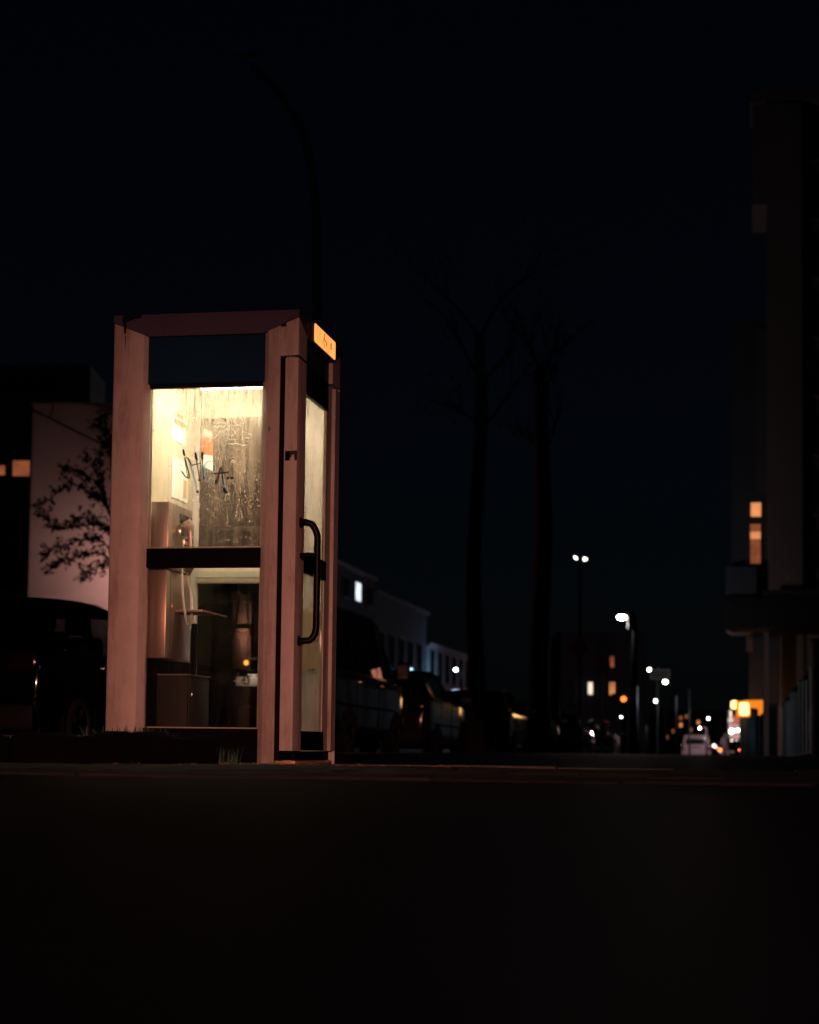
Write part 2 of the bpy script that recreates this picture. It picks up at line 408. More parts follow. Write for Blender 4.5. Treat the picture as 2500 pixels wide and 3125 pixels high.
# corner posts (plan profiles)
def post(poly, z0, z1, name='corner_post', m=None):
    return MB().prism(poly, z0, z1).build(name, m or M['booth'], booth, smooth=True)
def slant_post(poly, z0, ztop):
    """post whose top is cut along the mitre"""
    n = len(poly)
    v = [(x, y, z0) for x, y in poly] + [(x, y, ztop(x, y)) for x, y in poly]
    f = [tuple(range(n))[::-1], tuple(range(n, 2*n))] + [(i, (i+1) % n, n+(i+1) % n, n+i) for i in range(n)]
    return MB().add(v, f).build('corner_post', M['booth'], booth, smooth=True)
def mitre(x, y):
    d = max(min(-x, x+W), min(y, D-y)); d = min(d, .178)
    return 2.062 - .4 * d
pl = [(-W, .178), (-W, .012), (-W+.004, .004), (-W+.012, 0), (-.755, 0), (-.748, .004), (GL, .034), (GL, .058), (-.80, .058), (-.80, .178)]
slant_post(pl, .0, mitre)
bl = [(-W, D-.178), (-.80, D-.178), (-.80, D-.05), (GL, D-.05), (GL, D-.03), (-.755, D), (-W+.01, D), (-W, D-.01)]
slant_post(bl, .0, mitre)
br = [(-.02, D), (-.01, D-.004), (0, D-.02), (0, D-.022), (-.035, D-.024), (-.035, D-.05), (GR, D-.05), (GR, D-.03), (-.145, D)]
slant_post(br, .0, mitre)
# near jamb between the glazing and the door gap
jb = [(GR, .034), (-.148, .003), (-.142, 0), (-.092, 0), (-.088, .004), (-.088, .07), (GR, .07)]
slant_post(jb, .0, mitre)
# corner block above the door
cb = [(-.0625, 0), (-.008, 0), (-.002, .002), (0, .008), (0, .15), (-.035, .15), (-.035, .05), (-.0625, .05)]
slant_post([(x, y) for x, y in cb], 1.886, mitre)
cb2 = [(0, D-.022), (0, D-.18), (-.035, D-.18), (-.035, D-.022)]
slant_post(cb2, 1.886, mitre)
MB().box(-.088, -.0635, .004, .05, 1.884, 2.02).build('corner_filler', M['booth'], booth)
# roof fascia (mitred bands) and roof
def fascia(ax, name='roof_fascia'):
    if ax == 'front': pts = [(-W, 0, 2.066), (GL, 0, 1.993), (GR, 0, 1.993), (0, 0, 2.066), (0, 0, H), (-W, 0, H)]; d = (0, .05, 0)
    if ax == 'back': pts = [(-W, D, 2.066), (GL, D, 1.993), (GR, D, 1.993), (0, D, 2.066), (0, D, H), (-W, D, H)]; d = (0, -.05, 0)
    if ax == 'door': pts = [(0, 0, 2.066), (0, .178, 1.993), (0, D-.178, 1.993), (0, D, 2.066), (0, D, H), (0, 0, H)]; d = (-.05, 0, 0)
    if ax == 'side': pts = [(-W, 0, 2.066), (-W, .178, 1.993), (-W, D-.178, 1.993), (-W, D, 2.066), (-W, D, H), (-W, 0, H)]; d = (.05, 0, 0)
    s = .0015
    if ax in ('door', 'side'):
        pts = [(x, min(max(y, s), D-s), z - s) for x, y, z in pts]
    return MB().slabpoly(pts, d).build(name, M['fascia'], booth)
for a_ in ('front', 'back', 'door', 'side'): fascia(a_)
MB().box(-W+.05, -.05, .05, D-.05, 2.02, H-.006).build('roof', M['fascia'], booth)
# header panels
bx('header_panel', M['header'], booth, GL-.02, GR+.02, .022, .04, 1.77, 2.0)
bx('header_trim', M['black'], booth, GL, GR, .018, .05, 1.752, 1.772)
bx('header_panel', M['header'], booth, GL-.02, GR+.02, D-.04, D-.022, 1.752, 2.0)
bx('header_panel', M['header'], booth, -.035, -.02, .145, D-.17, 1.886, 2.0)
bx('inner_header', M['cream'], booth, GL-.02, GR+.02, D-.056, D-.044, 1.752, 1.87)
# ceiling with its lamp
bx('ceiling', M['cream'], booth, -.86, -.04, .062, D-.058, 1.875, 1.89)
lampf = bx('ceiling_lamp', M['cream'], booth, -.66, -.16, .13, .60, 1.862, 1.8745)
MB().box(-.645, -.175, .145, .585, 1.852, 1.8615, .004).build('lamp_diffuser', M['e_booth'], lampf)
# front glazing
pane_u = bx('window_pane', M['g_front'], booth, GL+.001, GR-.001, .040, .046, 1.0, 1.751)
bx('glazing_bead', M['cream'], booth, GL+.001, GL+.008, .0475, .057, 1.0, 1.751)
bx('glazing_bead', M['cream'], booth, GR-.008, GR-.001, .0475, .057, 1.0, 1.751)
bx('glazing_bead', M['cream'], booth, GL+.009, GR-.009, .0475, .057, 1.0, 1.008)
rail = bx('middle_rail', M['dark_rail'], booth, GL-.003, GR+.003, .026, .066, .908, .999, .004)
pane_l = bx('window_pane', M['g_lower'], booth, GL+.001, GR-.001, .040, .046, .164, .907)
bx('glazing_bead', M['cream'], booth, GR-.006, GR-.001, .0475, .057, .164, .907)
bx('glazing_bead', M['cream'], booth, GL+.009, GR-.007, .0475, .057, .164, .170)
bx('kick_panel', M['dark_rail'], booth, GL-.003, GR+.003, .03, .06, .002, .163)
# back glazing
pane_b = bx('window_pane', M['g_back'], booth, GL+.001, GR-.001, D-.046, D-.040, 1.0, 1.751)
bx('middle_rail', M['cream'], booth, GL-.002, GR+.002, D-.062, D-.03, .905, .999, .006)
bx('rail_groove', M['grey_print'], booth, GL, GR, D-.0645, D-.0625, .935, .965)
pane_bl = bx('window_pane', M['g_lower'], booth, GL+.001, GR-.001, D-.046, D-.040, .164, .904)
bx('kick_panel', M['dark_rail'], booth, GL-.003, GR+.003, D-.06, D-.03, .002, .163)
# solid side wall that carries the phone
bx('side_wall', M['cream'], booth, -.79, -.75, .062, D-.064, .02, 1.874)
bx('outer_panel', M['booth'], booth, -.885, -.868, .17, D-.17, .02, 2.0)
bx('panel_joint', M['grey_print'], booth, -.7505, -.7485, .40, .403, 1.0, 1.80)
bx('panel_joint', M['grey_print'], booth, -.7505, -.7485, .063, D-.065, 1.79, 1.794)
bx('lower_dark_sheet', M['dark_rail'], booth, -.7495, -.744, .063, D-.066, .02, .50)  # dark sheets over the lower wall and the back corner post
bx('lower_dark_sheet', M['dark_rail'], booth, -.7435, GL+.004, D-.066, D-.0475, .171, .70)
# floor
bx('floor', M['floor_plate'], booth, -.86, -.04, .062, D-.062, .004, .018)
bx('threshold', M['glow_sill'], booth, -.085, .010, .012, D-.12, .003, .020, .003)
bx('gap_shadow_strip', M['dark_rail'], booth, -.046, -.03, .16, D-.025, .0145, .064)  # added dark strip, stands for the shadow in the gap below the door
# door seal beside the stile
bx('door_seal', M['black'], booth, -.0878, -.0635, .004, .05, .02, 1.883)

# door
door = empty('door', (0, 0, 0)); door.parent = booth; door['label'] = 'glazed booth door with long black pull handle'
ZD = .066
st = [(-.0625, 0), (-.010, 0), (-.003, .002), (0, .009), (0, .150), (-.012, .156), (-.036, .156), (-.036, .04), (-.0625, .04)]
MB().prism(st, ZD, 1.874).build('stile', M['booth'], door, smooth=True)
st2 = [(0, D-.023), (0, D-.11), (-.016, D-.118), (-.016, D-.232), (-.036, D-.238), (-.036, D-.023)]
MB().prism(st2, ZD, 1.874).build('stile', M['booth'], door, smooth=True)
VL, VR = .157, D-.239
bx('top_rail', M['dark_rail'], door, -.034, -.006, VL, VR, 1.742, 1.873)
bx('middle_rail', M['dark_rail'], door, -.034, -.004, VL, VR, .90, .992, .004)
bx('bottom_rail', M['dark_rail'], door, -.034, -.006, VL, VR, ZD+.001, .158)
dp_u = bx('door_pane', M['g_door'], door, -.024, -.018, VL, VR, .993, 1.741)
dp_l = bx('door_pane', M['g_door_low'], door, -.024, -.018, VL, VR, .159, .899)
bx('glazing_bead', M['cream'], door, -.0345, -.0255, VR-.012, VR-.001, .993, 1.741)
bx('glazing_bead', M['cream'], door, -.0345, -.0255, VR-.010, VR-.001, .159, .899)
bx('hinge_strip', M['black'], door, -.03, -.012, D-.022, D-.012, ZD, 1.874)
hp = arc([(0.001, .075, 1.118), (.03, .075, 1.118), (.058, .080, 1.105), (.078, .086, 1.06), (.080, .088, 1.0), (.080, .088, .70), (.078, .088, .62), (.058, .083, .578), (.03, .078, .571), (.001, .075, .571)], 5)
hd = MB().tube(hp, .0155, 12).build('pull_handle', M['handle'], door, smooth='all')
for z in (1.118, .571):
    MB().tube([(.0005, .075, z), (.006, .075, z)], .024, 14).build('handle_mount', M['handle'], hd, smooth=True)
MB().tube([(.0005, .088, .965), (.08, .088, .965)], .0145, 10).build('handle_mount', M['handle'], hd, smooth=True)
# wear marks
bx('torn_sticker', M['dark_rail'], door, -.058, -.036, -.0012, .0, 1.395, 1.44)
MB().slabpoly([(-.038, -.0013, 1.44), (-.001, -.0013, 1.442), (-.001, -.0013, 1.398), (-.012, -.0013, 1.394), (-.016, -.0013, 1.425), (-.026, -.0013, 1.42), (-.034, -.0013, 1.40)], (0, .0012, 0)).build('torn_sticker', M['ink'], door)
bx('scuff_mark', M['ink'], booth, -.138, -.133, -.0008, .0, 1.535, 1.555)
MB().slabpoly([(-.852, -.0012, H-.001), (-.762, -.0012, H-.001), (-.765, -.0012, 2.083), (-.80, -.0012, 2.078), (-.822, -.0012, 2.070), (-.835, -.0012, 2.066), (-.838, -.0012, 2.015), (-.846, -.0012, 2.005), (-.850, -.0012, 2.05), (-.858, -.0012, 2.075)], (0, .001, 0)).build('tar_drip', M['black'], booth)
MB().slabpoly([(-.842, -.001, 2.0), (-.838, -.001, 2.0), (-.840, -.001, 1.93)], (0, .0008, 0)).build('drip_stain', M['dark_rail'], booth)
# lit sign in the roof band above the door
sgn = MB().box(.0005, .014, .222, .664, 1.997, 2.091, .003).build('roof_sign', M['fascia'], booth, smooth=True)
def rrect(y0, y1, z0, z1, r, x, n=4):
    pts = []
    for cy_, cz_, a0 in ((y1-r, z1-r, 0), (y0+r, z1-r, PI/2), (y0+r, z0+r, PI), (y1-r, z0+r, 1.5*PI)):
        for k in range(n+1):
            g = a0 + k*PI/2/n; pts.append((x, cy_+r*math.cos(g), cz_+r*math.sin(g)))
    return pts
MB().slabpoly(rrect(.228, .658, 2.000, 2.088, .012, .0145), (.003, 0, 0)).build('sign_face', M['e_sign'], sgn)
M['sign_ink'] = mat('sign_mark', (.35, .10, .015), .6)
# faint handset outline and scuff on the sign
MB().tube(arc([(.0185, .43, 2.082), (.0185, .412, 2.066), (.0185, .425, 2.048), (.0185, .455, 2.044), (.0185, .468, 2.030)], 5), .0018, 6).build('sign_mark', M['sign_ink'], sgn)
MB().tube(arc([(.0185, .40, 2.05), (.0185, .405, 2.03), (.0185, .42, 2.012)], 4), .0012, 6).build('sign_mark', M['sign_ink'], sgn)
MB().tube(arc([(.0185, .556, 2.062), (.0185, .551, 2.045), (.0185, .556, 2.03)], 4), .0032, 6).build('sign_mark', M['sign_ink'], sgn)

# marker tag on the front pane: each stroke a thin ribbon on the glass
def lglass(u, v):
    o = Vector((0, 0, CAMZ)); Rm = Matrix.Rotation(ANG, 3, 'Z')
    l0 = Rm @ (o - Vector((BX, BY, 0))); l1 = Rm @ (spot(u, v, 8.3) - Vector((BX, BY, 0)))
    t = (.0395 - l0.y) / (l1.y - l0.y); q = l0 + (l1-l0)*t
    return q.x, q.z
def tz(x, z):   # tag drawn in a 1568 x 2156 enlargement of the pane
    return lglass((420 + x*400/1568)*.69, (1150 + z*550/2156)*.69)
def ribbon(pts, wd, y=.0394, smooth=True):
    P = [Vector((x, 0, z)) for x, z in (tz(*p) for p in pts)]
    if smooth and len(P) > 2: P = arc(P, 6)
    mb = MB()
    for i, p in enumerate(P):
        t = (P[min(i+1, len(P)-1)] - P[max(i-1, 0)]).normalized(); n = Vector((-t.z, 0, t.x))
        for s_ in (-1, 1): mb.v.append((p.x + n.x*wd*s_, y, p.z + n.z*wd*s_))
    for i in range(len(P)-1): mb.f.append((2*i, 2*i+1, 2*i+3, 2*i+2))
    # give the ink film a little thickness
    n0 = len(mb.v); mb.v += [(x, yy+.0004, z) for x, yy, z in mb.v]; mb.f += [tuple(k+n0 for k in f)[::-1] for f in mb.f]
    return mb
tagp = empty('graffiti_tag'); tagp.parent = pane_u; tagp['label'] = 'scrawled black marker tag on the front pane'
INK = [([(545, 868), (560, 945)], .0034), ([(690, 905), (706, 1000)], .0042), ([(778, 895), (775, 985)], .0036),
       ([(568, 985), (612, 1150), (615, 1210)], .0022), ([(560, 960), (600, 1212)], .0012), ([(620, 1215), (575, 1195), (530, 1130)], .0018), ([(560, 975), (600, 970), (625, 1010), (640, 1060)], .0016),
       ([(640, 1062), (700, 1045), (765, 1035)], .0014), ([(700, 1000), (748, 1245)], .0012), ([(735, 1225), (742, 1248)], .0046),
       ([(705, 1365), (730, 1385)], .0040), ([(775, 985), (790, 1215)], .0012), ([(785, 1195), (790, 1215)], .003),
       ([(912, 1160), (990, 1150), (1092, 1142)], .0030), ([(990, 1085), (965, 1190), (935, 1285)], .0022), ([(945, 1235), (934, 1284)], .0046),
       ([(985, 1085), (1003, 1090), (1010, 1160), (1028, 1290)], .0018), ([(1030, 1330), (1055, 1382)], .0046), ([(1030, 1370), (1068, 1382)], .0030),
       ([(1066, 1212), (1092, 1212)], .0034), ([(1115, 1212), (1146, 1212)], .0034)]
for p_, w_ in INK: ribbon(p_, w_*1.4).build('ink_stroke', M['ink'], tagp)
THIN = [([(585, 985), (530, 1010), (505, 1085), (530, 1150), (575, 1195)], .0012), ([(600, 975), (660, 1150), (715, 1375)], .0036), ([(706, 1000), (745, 1240)], .0034), ([(778, 985), (788, 1205)], .0034),
        ([(800, 1060), (840, 1015), (895, 1010), (935, 1080), (915, 1190), (865, 1262), (820, 1220), (805, 1120), (800, 1060)], .0026), ([(1003, 1100), (1050, 1370)], .0038)]
for p_, w_ in THIN: ribbon(p_, w_*1.15, .03955).build('ink_stroke', M['ink_thin'], tagp)
scr = empty('scratched_letters'); scr.parent = pane_u; scr['label'] = 'pale letters scratched into the front pane'
SC = [[(905, 550), (1025, 550)], [(915, 590), (1045, 600)], [(985, 490), (925, 600)], [(990, 495), (1020, 560)], [(1140, 500), (1160, 550), (1210, 570), (1270, 550), (1285, 510)],
      [(1010, 600), (960, 680), (915, 730)], [(975, 665), (1080, 620)], [(1105, 575), (1080, 735)], [(1135, 580), (1250, 590)], [(1250, 595), (1255, 755)], [(1140, 620), (1195, 720)], [(1215, 610), (1120, 720)],
      [(1255, 650), (1355, 690)], [(1075, 745), (1200, 745)], [(1095, 800), (1215, 800)], [(1225, 815), (1300, 818)], [(1160, 745), (1180, 800)], [(1290, 720), (1330, 735)], [(640, 500), (690, 490), (720, 540), (715, 600)], [(925, 600), (1040, 605)]]
for p_ in SC: ribbon(p_, .0014, .03956).build('scratch_line', M['scratch'], scr)
spk = MB()
for k in range(330):
    cx_, cz_ = random.uniform(300, 1460), random.uniform(140, 1980)
    if cx_ < 700 and random.random() < .6: continue
    x, z = tz(cx_, cz_); a_ = random.uniform(.0007, .0019); b_ = a_ * random.uniform(1, 3.5)
    spk.slabpoly([(x-a_, .03945, z-b_), (x+a_, .03945, z-b_*.7), (x+a_*.6, .03945, z+b_), (x-a_*.7, .03945, z+b_*.8)], (0, .0004, 0))
so = spk.build('dirt_specks', M['scratch'], pane_u); so['kind'] = 'stuff'

# things inside the booth --------------------------------------------------
Rb = Matrix.Rotation(-ANG, 4, 'Z')
def B(x, y, z): return Rb @ Vector((x, y, z)) + Vector((BX, BY, 0))
def in_booth(name, label, cat, x, y, z, group=None):
    o = empty(name, B(x, y, z), -ANG); tag(o, label, cat, group); return o

ph = in_booth('pay_phone', 'stainless steel pay phone column on the inside wall of the booth', 'pay phone', -.748, .085, .49)
# local: x out of the wall, y along the wall, z up
MB().box(0, .106, 0, .366, 0, .415, .005).build('lower_housing', M['steel'], ph, smooth=True)
MB().box(0, .110, 0, .366, .420, .737, .006).build('upper_housing', M['steel'], ph, smooth=True)
bx('side_seam', M['black'], ph, .004, .1065, .058, .061, .004, .733)
bx('lock', M['gold'], ph, .1102, .116, .075, .092, .60, .622, .004)
bx('lock', M['gold'], ph, .1062, .112, .075, .092, .24, .262, .004)
bx('display', M['display'], ph, .1102, .114, .16, .30, .655, .70, .003)
bx('coin_slot', M['chrome'], ph, .1102, .118, .315, .335, .60, .70, .003)
kp = bx('keypad', M['chrome'], ph, .1102, .115, .225, .305, .525, .64, .003)
for r_ in range(4):
    for c_ in range(3):
        bx('key', M['steel'], kp, .1152, .119, .233+c_*.024, .250+c_*.024, .534+r_*.026, .553+r_*.026, .003)
MB().box(.1102, .14, .10, .20, .585, .64, .01).build('cradle', M['chrome'], ph, smooth=True)
hs = MB(); hs.tube(arc([(.150, .15, .66), (.168, .152, .62), (.172, .158, .54), (.168, .164, .46), (.150, .168, .42)], 5), [.022]*5+[.016]*11+[.023]*5, 10)
hs.build('handset', M['handset'], ph, smooth=True)
MB().tube(arc([(.150, .168, .41), (.140, .20, .40), (.150, .235, .32), (.160, .225, .22), (.165, .175, .165), (.165, .125, .185), (.15, .115, .30), (.13, .15, .44), (.112, .20, .50)], 8), .0058, 8).build('armoured_cord', M['cord'], ph, smooth='all')
shl = MB().box(.1065, .235, .14, .36, .226, .238, .003).build('shelf', M['steel'], ph, smooth=True)
MB().slabpoly([(.2355, .15, .238), (.30, .15, .222), (.30, .35, .222), (.2355, .35, .238)], (0, 0, -.008)).build('folding_flap', M['steel'], shl)
cabt = in_booth('floor_cabinet', 'low grey equipment cabinet on the booth floor under the phone', 'cabinet', -.748, .28, .018)
MB().box(0, .155, 0, .34, 0, .40, .006).build('body', M['cabinet'], cabt, smooth=True)
bx('front_door', M['cabinet'], cabt, .1552, .163, .012, .328, .012, .388, .003)
bx('lock', M['chrome'], cabt, .1632, .167, .03, .045, .30, .32, .002)
bx('lid_edge', M['steel'], cabt, -.002, .166, -.003, .343, .4005, .406)

def poster(label, y0, y1, z0, z1, kind):
    o = in_booth('paper_notice', label, 'notice', -.748, 0, 0)
    bx('sheet', M['paper'], o, 0, .0015, y0, y1, z0, z1)
    if kind == 'orange':
        s_ = bx('print_block', M['pale_print'], o, .0016, .0026, y0+.02, y1-.012, z0+.075, z1-.012)
        bx('print_band', M['orange_print'], o, .0027, .0036, y0+.02, y1-.012, z1-.03, z1-.012)
        for r_ in range(2):
            for c_ in range(3):
                bx('print_square', M['orange_print'], o, .0027, .0036, y0+.035+c_*.045, y0+.07+c_*.045, z0+.086+r_*.034, z0+.11+r_*.034)
    else:
        bx('print_block', M['pale_print'], o, .0016, .0026, y1-.07, y1-.02, z0+.02, z0+.11)
    return o
poster('white notice with an orange printed block, upper sheet on the booth wall', .435, .655, 1.585, 1.705, 'orange')
poster('plain white notice hung just above the pay phone', .445, .70, 1.30, 1.50, 'plain')

stk = in_booth('glass_sticker', 'orange and white bottle-shaped sticker on the back pane', 'sticker', -.75, D-.048, 0)
def spoly(pts, m, name, dy=.0):
    MB().slabpoly([(x+.75, dy, z) for x, z in pts], (0, .0008, 0)).build(name, m, stk)
spoly([(-.713, 1.672), (-.700, 1.698), (-.672, 1.694), (-.654, 1.668), (-.654, 1.648), (-.713, 1.660)], M['grey_print'], 'sticker_cap')
spoly([(-.713, 1.659), (-.654, 1.647), (-.652, 1.560), (-.713, 1.568)], M['orange_print'], 'sticker_body')
spoly([(-.713, 1.567), (-.652, 1.559), (-.652, 1.478), (-.713, 1.512)], M['paper'], 'sticker_base')

trn = in_booth('reflection_sheet', 'pale sheet added in the lower booth door as a bright reflection', 'reflection stand-in', -.0262, 0, 0)  # added sheet, stands in for a bright reflection on the door pane
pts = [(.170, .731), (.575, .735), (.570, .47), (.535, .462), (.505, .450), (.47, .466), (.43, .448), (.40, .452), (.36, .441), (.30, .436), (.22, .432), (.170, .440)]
MB().slabpoly([(0, y, z) for y, z in pts], (-.001, 0, 0)).build('sheet', M['reflection_paper'], trn)

# ------------------------------------------------------------------ raised bed in front of the booth
bed = empty('planting_bed', (-1.7, 7.95, 0)); tag(bed, 'low raised bed with dark rounded stone edge and weeds before the booth', 'planting bed')
def stone(x0, x1, y0, y1, h, sd):
    mb = MB(); n = max(6, int((x1-x0)/.03)); prof = [(0, -.02), (0, .55), (.04, .85), (.16, 1.0), (.5, 1.03), (.84, .98), (.97, .8), (1, .4), (1, -.02)]
    for i in range(n+1):
        t = i/n; x = x0+(x1-x0)*t; e = min(1, min(t, 1-t)*n/2.2)**.5
        for a_, b_ in prof:
            w1 = .010*math.sin(x*13+sd) + .006*math.sin(x*31+b_*5+sd*2) + .003*math.sin(x*83+a_*9)
            mb.v.append((x, (y0+y1)/2 + (y0+(y1-y0)*a_-(y0+y1)/2)*(.8+.2*e) + w1*.8, b_*h*(.75+.25*e) + (w1 if b_ > .3 else 0)))
    m_ = len(prof)
    for i in range(n):
        for k in range(m_-1): mb.f.append((i*m_+k, i*m_+k+1, (i+1)*m_+k+1, (i+1)*m_+k))
    mb.f.append(tuple(range(m_))); mb.f.append(tuple(n*m_+k for k in range(m_)))
    return mb.build('edge_stone', M['bedstone'], bed, smooth='all')
stone(.02, .89, -.27, -.10, .130, 1.0); stone(-.62, .015, -.28, -.10, .112, 2.3); stone(-1.35, -.63, -.27, -.10, .10, 4.1)
bx('soil', M['soil'], bed, -1.3, .725, -.098, .28, -.02, .088, .02)
wd = MB()
def blade(mb, x, y, z, h, lean, az, wdt):
    dx, dy = math.cos(az), math.sin(az); pr = []
    for k in range(4):
        t = k/3; r = lean*t*t; ww = wdt*(1-t*.95)
        pr.append(((x+dx*r-dy*ww, y+dy*r+dx*ww, z+h*t), (x+dx*r+dy*ww, y+dy*r-dx*ww, z+h*t)))
    n = len(mb.v); mb.v += [q for p in pr for q in p]
    for k in range(3): mb.f.append((n+2*k, n+2*k+1, n+2*k+3, n+2*k+2))
for k in range(620):
    x = random.uniform(-1.28, .45) if k % 3 else random.gauss(.48, .11)
    if x > .66: continue
    y = random.uniform(-.09, .26); h = random.uniform(.03, .095) if k % 3 == 0 else random.uniform(.02, .06)
    blade(wd, x, y, .08, h, random.uniform(.01, .06), random.uniform(0, 6.28), random.uniform(.003, .008))
for k in range(40):
    blade(wd, random.uniform(.86, .98), random.uniform(-.27, -.05), 0, random.uniform(.03, .09), random.uniform(.01, .05), random.uniform(0, 6.28), .004)
o = wd.build('weeds', M['weed'], bed); o['kind'] = 'stuff'
dl = MB()
for k in range(110):
    x, y = random.gauss(.42, .18) if k % 2 else random.gauss(0, .5), random.uniform(-.09, .2)
    if not -1.28 < x < .7: continue
    z = .095 + random.uniform(0, .025); s_ = random.uniform(.012, .028); az = random.uniform(0, 6.28); ti = random.uniform(-.7, .7)
    c, s2 = math.cos(az)*s_, math.sin(az)*s_
    dl.add([(x-c, y-s2, z-ti*s_), (x+s2*.5, y-c*.5, z+.005), (x+c, y+s2, z+ti*s_), (x-s2*.5, y+c*.5, z+.004)], [(0, 1, 2, 3)])
o = dl.build('dead_leaves', M['deadleaf'], bed); o['kind'] = 'stuff'
# litter leaves on the pavement near the booth
lit = MB()
for k in range(60):
    x, y = random.uniform(-1.3, .3), random.uniform(7.35, 7.85); s_ = random.uniform(.008, .022); az = random.uniform(0, 6.28)
    c, s2 = math.cos(az)*s_, math.sin(az)*s_; z = .004 + random.uniform(0, .008)
    lit.add([(x-c, y-s2, z), (x+s2*.5, y-c*.5, z+.006), (x+c, y+s2, z+.002), (x-s2*.5, y+c*.5, z+.007)], [(0, 1, 2, 3)])
tag(lit.build('fallen_leaves', M['deadleaf']), 'scattered brown fallen leaves on the pavement before the booth', 'leaves', kind='stuff')

# ------------------------------------------------------------------ vehicles
def lerp_stations(S, n=4):
    out = []
    for i in range(len(S)-1):
        for k in range(n):
            t = k/n; p0, p1, p2, p3 = S[max(i-1, 0)], S[i], S[i+1], S[min(i+2, len(S)-1)]
            row = []
            for a_, b_, c_, d_ in zip(p0, p1, p2, p3):
                v = .5*((2*b_) + (c_-a_)*t + (2*a_-5*b_+4*c_-d_)*t*t + (3*b_-a_-3*c_+d_)*t**3)
                lo, hi = min(b_, c_), max(b_, c_); row.append(min(max(v, lo), hi))
            out.append(row)
    out.append(list(S[-1])); return out

HATCH = [(-2.10, .42, .66, .68, .72, .74, .70), (-2.06, .27, .93, .97, .82, .84, .76), (-1.96, .23, .96, 1.06, .85, .87, .70), (-1.70, .20, .96, 1.36, .86, .88, .60),
         (-1.25, .19, .95, 1.43, .87, .88, .61), (-.2, .18, .93, 1.46, .87, .88, .61), (.40, .18, .92, 1.40, .87, .88, .59), (.78, .18, .92, 1.20, .87, .88, .64),
         (1.16, .19, .92, .99, .86, .87, .72), (1.75, .20, .82, .87, .85, .86, .70), (2.03, .25, .68, .73, .80, .81, .66), (2.10, .34, .58, .60, .70, .71, .62)]
VAN = [(-2.45, .40, 1.0, 1.70, .88, .90, .74), (-2.43, .30, 1.06, 1.84, .91, .94, .78), (-2.30, .25, 1.08, 1.90, .93, .95, .79), (-1.2, .22, 1.07, 1.93, .94, .95, .80), (.6, .22, 1.05, 1.93, .94, .95, .79),
       (1.15, .22, 1.04, 1.80, .94, .95, .75), (1.55, .22, 1.03, 1.46, .94, .95, .78), (1.90, .23, 1.02, 1.10, .93, .94, .80), (2.28, .26, .90, .95, .90, .91, .76), (2.42, .32, .70, .73, .84, .85, .72), (2.45, .38, .6, .62, .76, .77, .68)]

def section(r):
    y, zb, zm, zr, wb, wm, wr = r
    half = [(0, zb), (wb*.90, zb), (wb*.985, zb+.05), (wm, zb+(zm-zb)*.5), (wm*.995, zm-.03), (wm*.965, zm), (wr+(wm*.965-wr)*.06, zr-(zr-zm)*.10), (wr*.93, zr-(zr-zm)*.03), (wr*.6, zr), (0, zr+.008)]
    return half

